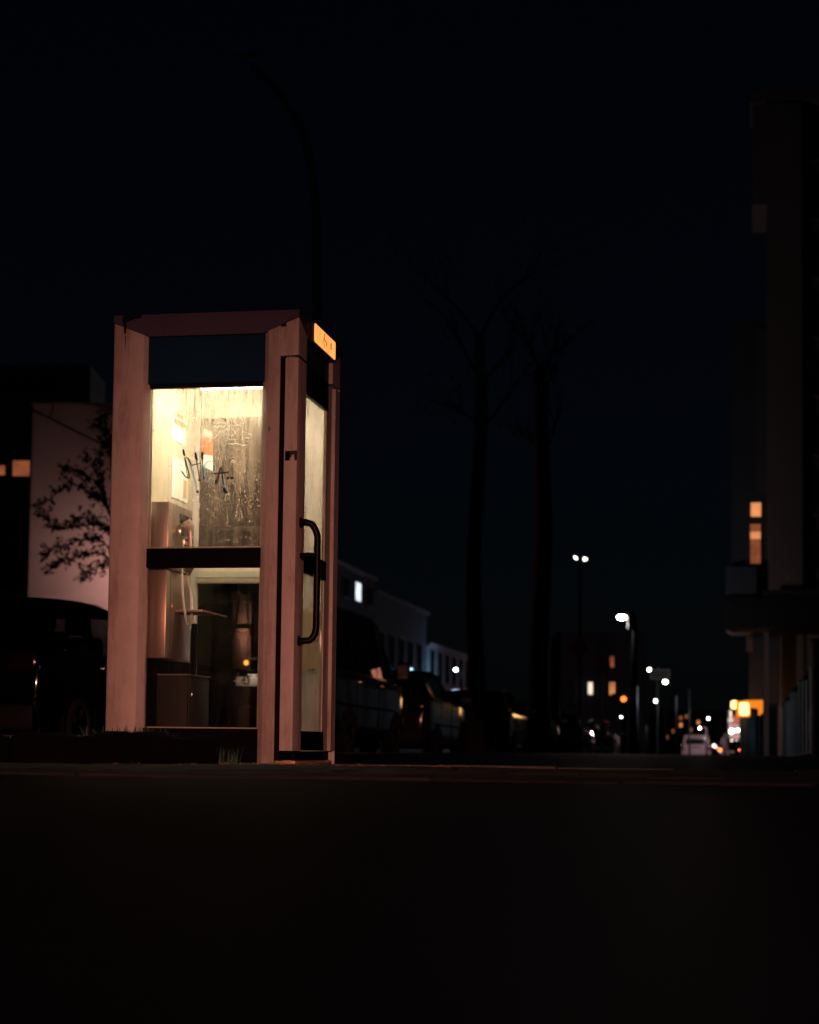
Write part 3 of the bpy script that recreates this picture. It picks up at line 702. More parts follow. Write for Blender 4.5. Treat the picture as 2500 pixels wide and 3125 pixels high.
def make_car(name, label, S0, paint, pl_text='', group='cars parked along the kerb', lights=False, tail_m=None):
    root = empty(name); tag(root, label, 'van' if S0 is VAN else 'car', group)
    S = lerp_stations(S0, 4)
    mb = MB(); rings = []
    for r in S:
        h = section(r); ring = [(x, r[0], z) for x, z in h] + [(-x, r[0], z) for x, z in h[-2:0:-1]]
        rings.append(ring)
    n = len(rings[0])
    for ring in rings: mb.v += ring
    van = S0 is VAN
    wins = [(-2.2, -1.15), (-1.05, .25), (.33, 1.25)] if van else [(-1.62, -.95), (-.9, .05), (.1, .72)]
    ws0, ws1 = (.46, 1.10) if not van else (1.08, 1.86)
    for i in range(len(rings)-1):
        y0_, y1_ = S[i][0], S[i+1][0]
        open_side = any(a_ <= y0_ and y1_ <= b_ for a_, b_ in wins); open_top = ws0 <= y0_ and y1_ <= ws1
        for k in range(n):
            if k in (5, n-6) and open_side: continue
            if k in (6, 7, 8, n-7, n-8, n-9) and open_top: continue
            mb.f.append((i*n+k, i*n+(k+1) % n, (i+1)*n+(k+1) % n, (i+1)*n+k))
    mb.f.append(tuple(range(n))); mb.f.append(tuple((len(rings)-1)*n+k for k in range(n)))
    bo = mb.build('body', M[paint], root, smooth=True)
    zs = S0[5][2]
    for sx_ in (-.38, .38):
        for yy_ in ((.25, -.75) if van else (.0, -.85)):
            st_ = MB().box(sx_-.24, sx_+.24, yy_-.05, yy_+.45, zs-.45, zs-.22, .05).build('seat', M['trim'], root, smooth=True)
            MB().box(sx_-.23, sx_+.23, yy_-.15, yy_-.02, zs-.3, zs+.22, .05).build('seat_back', M['trim'], st_, smooth=True)
            MB().box(sx_-.12, sx_+.12, yy_-.16, yy_-.06, zs+.24, zs+.40, .03).build('headrest', M['trim'], st_, smooth=True)
    def at_y(y):
        for i in range(len(S)-1):
            if S[i][0] <= y <= S[i+1][0]:
                t = (y-S[i][0])/(S[i+1][0]-S[i][0]+1e-9); return [a_+(b_-a_)*t for a_, b_ in zip(S[i], S[i+1])]
        return S[-1]
    def side_pt(y, t, sgn, off=.007):
        r = at_y(y); h = section(r); a_, b_ = Vector((h[5][0], h[5][1])), Vector((h[6][0], h[6][1]))
        p = a_ + (b_-a_)*t; return (sgn*(p.x+off), y, p.y)
    for sgn in (-1, 1):
        for y0, y1 in wins:
            w_ = MB(); m_ = 6
            for k in range(m_+1):
                y = y0+(y1-y0)*k/m_
                w_.v.append(side_pt(y, .0, sgn, .002)); w_.v.append(side_pt(y, 1.0, sgn, .002))
            for k in range(m_): w_.f.append((2*k, 2*k+1, 2*k+3, 2*k+2))
            w_.build('side_window', M['car_glass'], root, smooth='all')
        for ys in ([-1.1, .29] if van else [-.93, .07]):
            r = at_y(ys)
            bx('door_handle', M['chrome'], root, sgn*(r[5]-.012), sgn*(r[5]+.018), ys+.12, ys+.28, r[2]-.12, r[2]-.09, .008)
            bx('door_gap', M['trim'], root, sgn*(r[5]-.02), sgn*(r[5]+.002), ys-.004, ys+.004, r[1]+.12, r[2]-.06)
        ya, yb = wins[0][0], wins[-1][1]
        MB().tube([side_pt(ya+(yb-ya)*k/16, .0, sgn, .006) for k in range(17)], .010, 6).build('window_trim', M['chrome'], root, smooth='all')
        MB().tube([(sgn*(at_y(ya+(yb-ya)*k/12)[5]+.004), ya+(yb-ya)*k/12, (at_y(ya+(yb-ya)*k/12)[1]+at_y(ya+(yb-ya)*k/12)[2])/2) for k in range(13)], .014, 6).build('side_moulding', M['trim'], root, smooth='all')
        my = 1.30 if van else .72; r = at_y(my)
        mr = MB().box(sgn*(r[5]+.03), sgn*(r[5]+.22), my-.02, my+.10, r[2]+.02, r[2]+(.28 if van else .17), .035).build('wing_mirror', M[paint] if not van else M['trim'], root, smooth=True)
        bx('mirror_glass', M['chrome'], mr, sgn*(r[5]+.05), sgn*(r[5]+.20), my-.026, my-.0205, r[2]+.05, r[2]+(.25 if van else .14))
        bx('mirror_arm', M['trim'], mr, sgn*(r[5]-.05), sgn*(r[5]+.05), my+.02, my+.06, r[2]+.03, r[2]+.08)
        yr = S0[1][0]
        if van:
            bx('tail_lamp', tail_m or M['tail'], root, sgn*.80, sgn*.915, -2.465, -2.40, .85, 1.35, .012)
            bx('reflector', M['amber'], root, sgn*.60, sgn*.72, -2.462, -2.44, .50, .55, .005)
        else:
            bx('tail_lamp', tail_m or M['tail'], root, sgn*.56, sgn*.80, -2.115, -1.98, .76, .91, .02)
            bx('reflector', M['amber'], root, sgn*.55, sgn*.68, -2.115, -2.07, .44, .48, .005)
        fy = S0[-2][0]
        bx('headlamp', M['e_head'] if lights else M['chrome'], root, sgn*.50, sgn*.80, fy-.22, fy+.075, .62, .74, .02)
    # rear window, plate, bumper
    if van:
        MB().slabpoly([(-.70, -2.456, 1.27), (.70, -2.456, 1.27), (.64, -2.448, 1.66), (-.64, -2.448, 1.66)], (0, -.008, 0)).build('rear_window', M['car_glass'], root)
        bx('rear_bumper', M['trim'], root, -.90, .90, -2.52, -2.40, .32, .60, .03)
        pz, py = .905, -2.464
        bx('tailgate_handle', M['trim'], root, -.30, .30, -2.475, -2.452, 1.02, 1.06, .006)
    else:
        MB().slabpoly([(-.66, -2.02, 1.01), (.66, -2.02, 1.01), (.55, -1.765, 1.345), (-.55, -1.765, 1.345)], (0, -.012, .008)).build('rear_window', M['car_glass'], root)
        bx('rear_bumper', M['trim'], root, -.80, .80, -2.14, -2.0, .28, .50, .03)
        pz, py = .70, -2.105
    r0, r1 = at_y(ws0), at_y(ws1)
    MB().slabpoly([(-r0[6]*.9, ws0, r0[3]-.02), (r0[6]*.9, ws0, r0[3]-.02), (r1[6]*.95, ws1, r1[3]+.0), (-r1[6]*.95, ws1, r1[3]+.0)], (0, .012, .022)).build('windscreen', M['car_glass'], root)
    pl_ = bx('number_plate', M['plate'], root, -.26, .26, py-.012, py-.003, pz-.055, pz+.055)
    if pl_text:
        text('plate_number', pl_text, .105, M['ink'], pl_, Matrix.Translation((0, py-.0125, pz)) @ Matrix.Rotation(PI/2, 4, 'X'), bold=.002)
    # wheels
    R_ = .33 if van else .305
    for yw in ((-1.5, 1.5) if van else (-1.3, 1.28)):
        for sgn in (-1, 1):
            xo = (.955 if van else .885)
            t = MB(); pr = [(xo-.20, R_-.03), (xo-.19, R_), (xo-.02, R_), (xo, R_-.03), (xo, R_*.66), (xo-.03, R_*.62)]
            m_ = 20
            for k in range(m_):
                g = 2*PI*k/m_
                for x, rr in pr: t.v.append((sgn*x, yw+rr*math.cos(g), R_+rr*math.sin(g)))
            l_ = len(pr)
            for k in range(m_):
                for j in range(l_-1): t.f.append((k*l_+j, k*l_+j+1, ((k+1) % m_)*l_+j+1, ((k+1) % m_)*l_+j))
            wo = t.build('wheel', M['tyre'], root, smooth=True)
            rm = MB().tube([(sgn*(xo-.035), yw, R_), (sgn*(xo-.028), yw, R_)], R_*.63, 20)
            for k in range(5):
                g = 2*PI*k/5; c, s_ = math.cos(g), math.sin(g)
                rm.slabpoly([(sgn*(xo-.027), yw+c*.05-s_*.03, R_+s_*.05+c*.03), (sgn*(xo-.027), yw+c*.05+s_*.03, R_+s_*.05-c*.03), (sgn*(xo-.02), yw+c*R_*.58+s_*.02, R_+s_*R_*.58-c*.02), (sgn*(xo-.02), yw+c*R_*.58-s_*.02, R_+s_*R_*.58+c*.02)], (sgn*.012, 0, 0))
            rm.build('rim', M['rim'], wo)
            MB().tube([(sgn*(xo-.15), yw, R_+.01), (sgn*(xo-.012), yw, R_+.01)], R_+.055, 24).build('wheel_arch', M['trim'], root)
    return root

def park(car, q, p, rz=-ANG, z=None):
    v = street(q, p); car.location = (v.x, v.y, (-.12 + gz(v.y)) if z is None else z); car.rotation_euler = (0, 0, rz)

# near dark hatchback, left edge of the photo; its rear towards the camera
c0 = make_car('parked_car', 'dark hatchback behind the raised bed, cut by the left picture edge', HATCH, 'navy_car'); 
v0 = spot(85, 1573, 16.8); c0.location = (v0.x, v0.y, -.10); c0.rotation_euler = (0, 0, -ANG)
# black van behind the booth
van = make_car('parked_van', 'black van parked behind the booth with lettering on its rear', VAN, 'black_car')
vv = spot(643, 1573, 24.6); van.location = (vv.x, vv.y, -.04); van.rotation_euler = (0, 0, -ANG)
TX = lambda x, z: Matrix.Translation((x, -2.4655, z)) @ Matrix.Rotation(PI/2, 4, 'X')
text('lettering', 'www.', .085, M['print_grey'], van, TX(-.03, 1.19))
text('plate_number', '43', .118, M['ink'], [c for c in van.children if c.name.startswith('number_plate')][0], Matrix.Translation((-.14, -2.4765, .905)) @ Matrix.Rotation(PI/2, 4, 'X'), bold=.006)
text('lettering', 'partnerleasing', .06, M['print_grey'], van, TX(-.33, 1.50) @ Matrix.Translation((0, 0, .006)))
pll = bx('added_plate_lamp', M['trim'], van, -.12, .12, -2.53, -2.452, .985, 1.005, .004)  # bar, lens and point light added to brighten the number plate
bx('added_lens', M['e_plate'], pll, -.10, .10, -2.525, -2.48, .981, .9845)
ld = bpy.data.lights.new('added_plate_light', 'POINT'); ld.energy = .4; ld.color = (1, .66, .52); ld.shadow_soft_size = .02
lo = bpy.data.objects.new('added_plate_light', ld); COL.objects.link(lo); lo.parent = van; lo.location = (-.10, -2.62, .965)
MB().tube([(-.145, -2.452, 1.134), (-.145, -2.475, 1.134)], [.032, .026], 14).build('marker_lamp', M['e_amber'], van, smooth=True)
# row beyond it
c2 = make_car('parked_car', 'dull grey hatchback parked next in line beyond the black van', HATCH, 'white_car')
v_ = spot(905, 1573, 28.2); c2.location = (v_.x - .88 + .39, v_.y + 2.1, -.12); c2.rotation_euler = (0, 0, -ANG)
c3 = make_car('parked_car', 'dark hatchback half hidden by the nearer tree trunk', HATCH, 'grey_car')
v_ = spot(1075, 1573, 37.5); c3.location = (v_.x - .88 + .39, v_.y + 2.1, -.12); c3.rotation_euler = (0, 0, -ANG)
more = [(1150, 46, 'dark car parked just past the wide tree trunk', 'navy_car'), (1228, 55, 'dark car parked below the two round road signs', 'black_car'), (1290, 65, 'dark car parked before the tall lit street lamp', 'navy_car')]
for u, y_, lb, pt in more:
    c_ = copy_tree(c3); c_['label'] = lb
    for ch in c_.children:
        if ch.name.startswith('body'):
            ch.data = ch.data.copy(); ch.data.materials.clear(); ch.data.materials.append(M[pt])
    v_ = spot(u, 1573, y_); c_.location = (v_.x - .88 + .39, v_.y + 2.1, -.12 + gz(v_.y)); c_.rotation_euler = (0, 0, -ANG)
pv = make_car('distant_van', 'whitish pink lit van far down the street', VAN, 'pink_van', group=None)
v_ = spot(1481, 1573, 120); pv.location = (v_.x, v_.y+2.4, gz(120)-.12); pv.rotation_euler = (0, 0, -ANG)
oc = make_car('distant_car', 'far dark car with a glowing red tail lamp behind the walking person', HATCH, 'grey_car', group=None, tail_m=M['e_tail'])
v_ = spot(1551, 1573, 120); oc.location = (v_.x, v_.y+2.1, gz(120)-.02); oc.rotation_euler = (0, 0, -ANG)

# ------------------------------------------------------------------ lamps
def street_lamp(label, base, pts, r0, r1, head, hm, hs=(.16, .28, .05), polem='pole_dark', light=None, group='street lamps', name='street_lamp', lens=None):
    t = empty(name, base); tag(t, label, 'street lamp', group)
    b = Vector(base)
    P = arc([Vector(p) - b for p in pts], 8); n = len(P)
    MB().tube(P, [r0+(r1-r0)*k/(n-1) for k in range(n)], 10).build('pole', M[polem], t, smooth='all')
    MB().tube([(0, 0, 0), (0, 0, .5)], r0*1.35, 10).build('base_sleeve', M[polem], t, smooth=True)
    for h in head:
        c = Vector(h) - b
        hd_ = MB().box(c.x-hs[0]*.5, c.x+hs[0]*.5, c.y-hs[1]*.5, c.y+hs[1]*.5, c.z+(lens or hs[2])*.86, c.z+(lens or hs[2])*.86+.05, .02).build('lamp_head', M[polem], t, smooth=True)
        if hm:
            lb_ = MB(); k_ = lens or hs[2]
            for i in range(6):
                ph_ = PI/3 - (PI/2+PI/3)*i/5
                for j in range(14):
                    g = 2*PI*j/14; cc = math.cos(ph_)
                    lb_.v.append((c.x+hs[0]*cc*math.cos(g), c.y+hs[1]*cc*math.sin(g), c.z-.002+k_*math.sin(ph_)))
            for i in range(5):
                for j in range(14): lb_.f.append((i*14+j, i*14+(j+1) % 14, (i+1)*14+(j+1) % 14, (i+1)*14+j))
            lb_.build('lamp_glass', M[hm], hd_, smooth='all')
        if light:
            ld = bpy.data.lights.new('lamp_light', 'POINT'); ld.energy = light[0]; ld.color = light[1]; ld.shadow_soft_size = light[2]
            lo = bpy.data.objects.new('lamp_light', ld); COL.objects.link(lo); lo.parent = t; lo.location = (c.x, c.y, c.z-(lens or hs[2])-.12)
    return t

def straight(u, v, Y, group='street lamps', dx=.25, **k):
    top = spot(u, v, Y); b = Vector((top.x+dx, Y, gz(Y)))
    return b, [b, b+Vector((0, 0, (top.z-b.z)*.6)), Vector((b.x, Y, top.z+.0)), Vector((top.x, Y, top.z+.06))], [top]
# arched lamp behind the booth, unlit
top = [spot(672, 900, 20), spot(668, 640, 20), spot(664, 430, 20), spot(640, 290, 20), spot(590, 200, 20), spot(530, 140, 20)]
b = Vector((spot(674, 1573, 20).x, 20, 0))
street_lamp('tall unlit lamp post with arched arm rising behind the booth', b, [b]+top, .062, .035, [spot(515, 128, 20)], None, polem='pole', hs=(.28, .13, .05))
# made-up floodlight behind the camera, its soft beam added to warm the booth front
b = Vector((1.2, -26.0, 0)); aim = Vector((-1.05, 8.4, -.05))
fl = empty('added_floodlight', b); tag(fl, 'unseen warm floodlight added behind the camera, aimed at the booth', 'added light')
MB().tube([(0, 0, 0), (0, 0, 2.45)], [.07, .05], 10).build('pole', M['pole'], fl, smooth='all')
MB().tube([(0, 0, 2.45), (0, .06, 2.6)], .04, 8).build('bracket', M['pole'], fl, smooth='all')
bx('lamp_housing', M['trim'], fl, -.22, .22, -.12, .10, 2.46, 2.76, .02)
bx('lamp_glass', M['e_street'], fl, -.19, .19, .101, .108, 2.49, 2.73)
ld = bpy.data.lights.new('added_beam', 'SPOT'); ld.energy = 18500; ld.color = (1.0, .365, .265); ld.spot_size = math.radians(9.6); ld.spot_blend = 1.0; ld.shadow_soft_size = .12
lo = bpy.data.objects.new('added_beam', ld); COL.objects.link(lo); lo.parent = fl
src = Vector((0, .16, 2.6)); lo.location = src; lo.rotation_euler = (aim - (b + src)).to_track_quat('-Z', 'Y').to_euler()
lamps = [
    ('brightest street lamp, on a thick dark post right of the round signs', 1310, 1300, 64, .42, dict(hs=(.17, .12, .09), hm='e_white_big')),
    ('small white street lamp at the upper end of the street name sign', 1368, 1410, 115, .5, dict(hs=(.10, .10, .09), hm='e_white')),
    ('white street lamp just below the street name sign', 1401, 1436, 118, .4, dict(hs=(.14, .14, .12), hm='e_white')),
    ('lowest white street lamp on the blue sign pole', 1382, 1476, 150, .4, dict(hs=(.15, .15, .14), hm='e_white')),
    ('lone white lamp between the pale car and the tree trunk', 960, 1410, 92, .3, dict(hs=(.09, .09, .08), hm='e_white')),
    ('far white lamp just above the roof of the pink van', 1474, 1533, 108, .4, dict(hs=(.06, .06, .06), hm='e_white')),
    ('far white lamp to the upper right of the pink van', 1492, 1513, 165, .4, dict(hs=(.09, .09, .09), hm='e_white')),
    ('faint white lamp low above the parked cars under the signs', 1308, 1510, 130, .3, dict(hs=(.05, .05, .05), hm='e_white')),
]
for lb, u, v, Y, dx, k in lamps:
    b, pts, hd_ = straight(u, v, Y, dx=dx)
    k2 = dict(k); hm = k2.pop('hm')
    lt = {1474: (900, (1, .62, .66), .3), 960: (55, (.35, .72, 1), .3), 1310: (330, (1, .88, .82), .3)}.get(u)
    sl_ = street_lamp(lb, b, pts, .15 if u == 1310 else .06, .05, hd_, hm, light=lt, lens=k['hs'][2], **k2)
    if u == 1310:
        c = spot(u, v, Y) - b; bx('added_light_block', M['pole_dark'], sl_, c.x+.185, c.x+.20, -.26, .26, c.z-.42, c.z+.12)  # added plate that keeps the lamp's light off its own pole
# twin-headed lamp
tw = spot(1222, 1177, 77); b = Vector((tw.x, 77, gz(77)))
t = empty('street_lamp', b); tag(t, 'tall twin-headed street lamp above the round signs', 'street lamp', 'street lamps')
MB().tube([(0, 0, 0), (0, 0, tw.z-b.z+.1)], [.09, .05], 10).build('pole', M['pole_dark'], t, smooth='all')
for sgn in (-1, 1):
    dz = tw.z-b.z; k = .03 if sgn < 0 else -.03
    hd_ = MB().slabpoly([(sgn*.04, -.10, dz+.16+k), (sgn*.36, -.10, dz+.10+k), (sgn*.36, .10, dz+.10+k), (sgn*.04, .10, dz+.16+k)], (0, 0, .05)).build('lamp_head', M['pole_dark'], t)
    g_ = [(.15, .06), (.15, -.05), (.20, -.07), (.30, -.01), (.28, .02)] if sgn > 0 else [(.13, .04), (.14, -.03), (.18, .0), (.27, .09), (.22, .10)]
    MB().slabpoly([(sgn*a_, -.07, dz+z_) for a_, z_ in g_], (0, .14, 0)).build('lamp_glass', M['e_twin'], hd_)
# lamp hidden behind the booth lighting the pale wall
b, pts, hd_ = straight(258, 1175, 48.4, dx=.2)
street_lamp('warm lamp post before the pale wall, hidden behind the booth', b, pts, .06, .04, hd_, 'e_street', hs=(.15, .15, .12), light=(150, (1.0, .47, .38), .2), lens=.12)

# red traffic signal and small lit windows down the street
tl = spot(1313, 1472, 78); t = empty('traffic_signal', (tl.x, 78, gz(78))); tag(t, 'traffic signal showing a red light beside the dark lamp post', 'traffic light')
z_ = tl.z - gz(78)
MB().tube([(.0, .1, 0), (0, .1, z_+.2)], .05, 8).build('pole', M['pole_dark'], t, smooth='all')
bx('signal_box', M['trim'], t, -.13, .13, -.08, .08, z_-.6, z_+.2, .02)
for k, mm in enumerate(('e_red', 'trim', 'trim')):
    MB().tube([(0, -.081, z_-.0-.25*k), (0, -.10, z_-.25*k)], .11, 14).build('signal_lens', M[mm], t)
MB().slabpoly([(-.13, -.081, z_+.10), (.13, -.081, z_+.10), (.10, -.081, z_+.14), (-.10, -.081, z_+.14)], (0, -.16, 0)).build('visor', M['trim'], t)

# ------------------------------------------------------------------ trees
def limb(mb, p, d, length, r, depth, tips, spread=.6, kids=3, seg=5, wob=.12, up=.05):
    pts = [p]; rs = [r]; q = Vector(p); dv = Vector(d).normalized()
    for k in range(seg):
        dv = (dv + Vector((random.gauss(0, wob), random.gauss(0, wob), random.gauss(0, wob)+up))).normalized()
        q = q + dv*(length/seg); pts.append(q.copy()); rs.append(r*(1-.55*(k+1)/seg))
    mb.tube(pts, rs, 7 if r > .03 else 5)
    if depth <= 0 or r < .004:
        tips += [(q, dv), (pts[seg//2], dv)]; return
    for k in range(kids):
        i = random.randint(max(1, seg//2), seg)
        ax = Vector((random.gauss(0, 1), random.gauss(0, 1), random.gauss(0, 1))).normalized()
        nd = (dv + ax*spread).normalized()
        limb(mb, pts[i], nd, length*random.uniform(.55, .8), rs[i]*.72, depth-1, tips, spread, kids, seg, wob, up)
    tips.append((q, dv))

def leaves(tips, per, size, spread):
    mb = MB()
    for p, dv in tips:
        for k in range(per):
            c = p + Vector((random.gauss(0, spread), random.gauss(0, spread), random.gauss(0, spread)))
            a_ = Vector((random.gauss(0, 1), random.gauss(0, 1), random.gauss(0, 1))).normalized()
            b_ = a_.orthogonal().normalized(); s_ = size*random.uniform(.6, 1.3)
            mb.add([c-a_*s_, c+b_*s_*.45, c+a_*s_, c-b_*s_*.45], [(0, 1, 2, 3)])
    return mb

def tree(label, base, h, r, crown_d, kids=3, depth=2, size=.05, per=2, group='street trees', name='street_tree'):
    t = empty(name, base); tag(t, label, 'tree', group)
    tr = MB(); P = []; n = 9
    for k in range(n+1):
        P.append(Vector((.06*math.sin(k*.9+base[0]), .05*math.sin(k*1.3), h*k/n)))
    tr.tube(P, [r*(1.35 if k == 0 else 1-.4*k/n) for k in range(n+1)], 14)
    tr.build('trunk', M['bark'], t, smooth='all')
    br_ = MB(); tips = []
    for k in range(6):
        g = 2*PI*k/6 + random.uniform(-.3, .3)
        limb(br_, P[-1-(k % 3)], (math.cos(g)*.8, math.sin(g)*.8, .9), crown_d*random.uniform(.5, .8), r*.2, depth, tips, .55, kids)
    br_.build('branches', M['bark'], t, smooth='all')
    o = leaves(tips, per, size, .2).build('crown', M['leaf'], t); return t
v_ = spot(1000, 1573, 33); tree('street tree with slim trunk between the parked cars', (v_.x, 33, 0), 7.6, .17, 1.9)
v_ = spot(1137, 1573, 42.5); tree('street tree with the wider dark trunk left of the round signs', (v_.x, 42.5, gz(42.5)), 9.0, .27, 2.2)

# magnolia-like tree in front of the pale wall
bs = spot(262, 1573, 42)
mg = empty('ornamental_tree', (bs.x, 42, 0)); tag(mg, 'leafy ornamental tree silhouetted against the pale wall', 'tree')
o0 = Vector((bs.x, 42, 0)); mbt = MB(); tips = []
def L_(u, v, dy=0): return spot(u, v, 42+dy) - o0
MB().tube(arc([Vector((0, 0, 0)), L_(258, 1350), L_(250, 1200), L_(240, 1110), L_(236, 1075)], 5), [.11-.05*k/20 for k in range(21)], 10).build('trunk', M['twig'], mg, smooth='all')
B_ = [([(236, 1090), (215, 1055), (190, 1040), (150, 1020), (105, 1050)], .035), ([(225, 1065), (205, 1020), (175, 1000), (130, 985)], .03), ([(222, 1060), (205, 1000), (180, 965)], .028),
      ([(230, 1080), (215, 1010), (210, 960), (222, 930)], .03), ([(245, 1130), (215, 1105), (170, 1108), (130, 1112), (100, 1095), (85, 1070)], .026), ([(246, 1180), (215, 1140), (180, 1135), (130, 1150), (95, 1165)], .026),
      ([(246, 1190), (210, 1165), (170, 1170), (140, 1180), (110, 1195)], .022), ([(240, 1060), (238, 980), (225, 920), (205, 895)], .03), ([(232, 1070), (240, 960), (226, 905), (215, 880)], .025), ([(250, 1100), (265, 1000), (275, 920)], .03),
      ([(250, 1195), (225, 1190), (195, 1200), (180, 1215)], .018), ([(250, 1150), (220, 1115), (190, 1090), (160, 1095)], .02)]
brm = MB()
for pts_, r_ in B_:
    dy = random.uniform(-.5, .5)
    P = arc([L_(u, v, dy*i/len(pts_)) for i, (u, v) in enumerate(pts_)], 5); n = len(P)
    brm.tube(P, [r_*(1-.75*k/(n-1)) for k in range(n)], 6)
    for k in range(3, n):
        for rep in range(2):
            dv = (P[k]-P[k-1]).normalized() + Vector((random.gauss(0, .7), random.gauss(0, .7), random.gauss(.15, .6)))
            limb(brm, P[k], dv, random.uniform(.10, .30), r_*.28, 0, tips, seg=3)
brm.build('branches', M['twig'], mg, smooth='all')
leaves(tips, 2, .075, .05).build('crown', M['leaf'], mg)

# ------------------------------------------------------------------ buildings, left
def wbox(name, m, parent, u0, u1, v0, v1, Y, depth, ch=0, org=None):
    """block whose front stands Y metres ahead and spans the given view coordinates"""
    um, vm = (u0+u1)/2, (v0+v1)/2
    x0, x1 = spot(u0, vm, Y).x, spot(u1, vm, Y).x; z1, z0 = spot(um, v0, Y).z, spot(um, v1, Y).z
    o = org or Vector((0, 0, 0))
    return bx(name, m, parent, x0-o.x, x1-o.x, Y-o.y, Y+depth-o.y, z0-o.z, z1-o.z, ch)

# pale annex with blank wall
a0, a1 = spot(60, 1225, 50), spot(352, 1225, 50)
ax = empty('pale_annex', (a0.x, 50, gz(50))); tag(ax, 'blank pale plastered block glowing pink left of the booth', 'building')
top_z = spot(150, 853, 50).z - gz(50)
bx('wall', M['plaster'], ax, 0, a1.x-a0.x, 0, 6, 0, top_z)
bx('coping', M['slab_wall'], ax, -.05, a1.x-a0.x+.05, -.04, 6.04, top_z+.001, top_z+.06)
cb_ = empty('overhead_cable', (0, 49.6, 0)); tag(cb_, 'dark cable hanging slantwise across the pale wall', 'cable')
cs = [spot(55, 858, 49.6), spot(105, 880, 49.6), spot(150, 903, 49.6), spot(205, 930, 49.6), spot(330, 985, 49.6)]
MB().tube([p - Vector((0, 49.6, 0)) for p in arc(cs, 4)], .03, 6).build('cable', M['trim'], cb_)
h0, h1 = spot(104, 880, 49.6), spot(107, 850, 49.6)
MB().tube([h0-Vector((0, 49.6, 0)), h1-Vector((0, 49.2, 0))], .02, 6).build('hanger', M['trim'], cb_)
# darker house beyond it with lit windows
dh = empty('dark_house', (spot(0, 1573, 60).x, 60, gz(60))); tag(dh, 'dark house beyond the pale wall with two dim orange windows', 'building')
og = Vector(dh.location)
x0, x1 = spot(-260, 1000, 60).x - og.x, spot(112, 1000, 60).x - og.x
zt = spot(60, 806, 60).z - og.z
bx('wall', M['dark_wall'], dh, x0, x1, 0, 9, 0, zt)
wbox('roof_slab', M['slab_wall'], dh, -60, 41, 768, 803, 59.4, 3, org=og); wbox('roof_slab', M['slab_wall'], dh, 42, 190, 767, 803, 59.4, 3, org=og)
wbox('roof_block', M['slab_wall'], dh, 113, 190, 804, 846, 59.6, 3, org=og)
for u0, u1, m_, v0, v1 in ((-20, 10, 'e_orangewin_dim', 980, 1000), (27, 62, 'e_orangewin_dim', 970, 1002), (-12, 8, 'pane', 1095, 1160), (18, 50, 'pane', 1090, 1160)):
    wf = wbox('window', M['frame'], dh, u0-2, u1+2, v0-2, v1+2, 59.93, .06, org=og); wbox('pane', M[m_], wf, u0, u1, v0, v1, 59.90, .02, org=og)
wbox('lower_panel', M['dim_plaster2'], dh, -40, 60, 1168, 1240, 59.9, .09, org=og)

# terrace along the far side of the street
def terrace(label, p0, p1, h, wallm, lit=()):
    Y0 = p0; xl = lambda y: .66 + .19*(y-90)
    t = empty('terrace_house', (xl(p0), p0, gz(p0)), -math.atan(.19)); tag(t, label, 'building', 'terrace houses across the road')
    ln = (p1-p0)/math.cos(math.atan(.19))
    bx('wall', M[wallm], t, -8, 0, 0, ln, -.8, h)
    bx('roof_edge', M['slab_wall'], t, -8.2, .18, -.02, ln-.02, h+.001, h+.16)
    bx('storey_band', M['dim_plaster'], t, .001, .06, .05, ln-.05, 2.85, 3.5)
    k = 0; y = 1.0
    while y < ln-1.2:
        for f_, (z0, z1) in enumerate(((.9, 2.3), (3.9, 5.4), (6.25, 7.0)) if h > 7.2 else ((.9, 2.3), (3.9, 5.4))):
            wf = bx('window', M['frame'], t, .001, .05, y-.05, y+1.05, z0-.05, z1+.05)
            bx('pane', M[lit[k]] if k < len(lit) and lit[k] else M['pane'], wf, .0505, .06, y, y+1.0, z0, z1)
            bx('sill', M['slab_wall'], wf, .0505, .14, y-.08, y+1.08, z0-.10, z0-.052)
            k += 1
        y += 2.3
    return t
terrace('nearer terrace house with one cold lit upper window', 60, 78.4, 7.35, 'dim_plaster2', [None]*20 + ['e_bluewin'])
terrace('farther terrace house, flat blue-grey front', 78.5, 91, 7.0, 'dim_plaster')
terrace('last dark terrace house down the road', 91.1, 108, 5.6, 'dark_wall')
# small lit windows beyond the signs
fb = empty('far_building', (spot(1180, 1573, 150).x, 150, gz(150))); tag(fb, 'far dark block behind the round signs with small lit windows', 'building')
og = Vector(fb.location)
wbox('wall', M['far_wall'], fb, 1180, 1360, 1330, 1600, 150, 10, org=og)
for u0, u1, v0, v1, m_ in ((1239, 1248, 1437, 1462, 'e_pinkwin'), (1284, 1288, 1437, 1463, 'e_orangewin'), (1290, 1295, 1437, 1460, 'e_orangewin'), (1285, 1293, 1382, 1405, 'e_orangewin_dim')):
    wf = wbox('window', M['frame'], fb, u0-1, u1+1, v0-1, v1+1, 149.9, .12, org=og); wbox('pane', M[m_], wf, u0, u1, v0, v1, 149.85, .04, org=og)

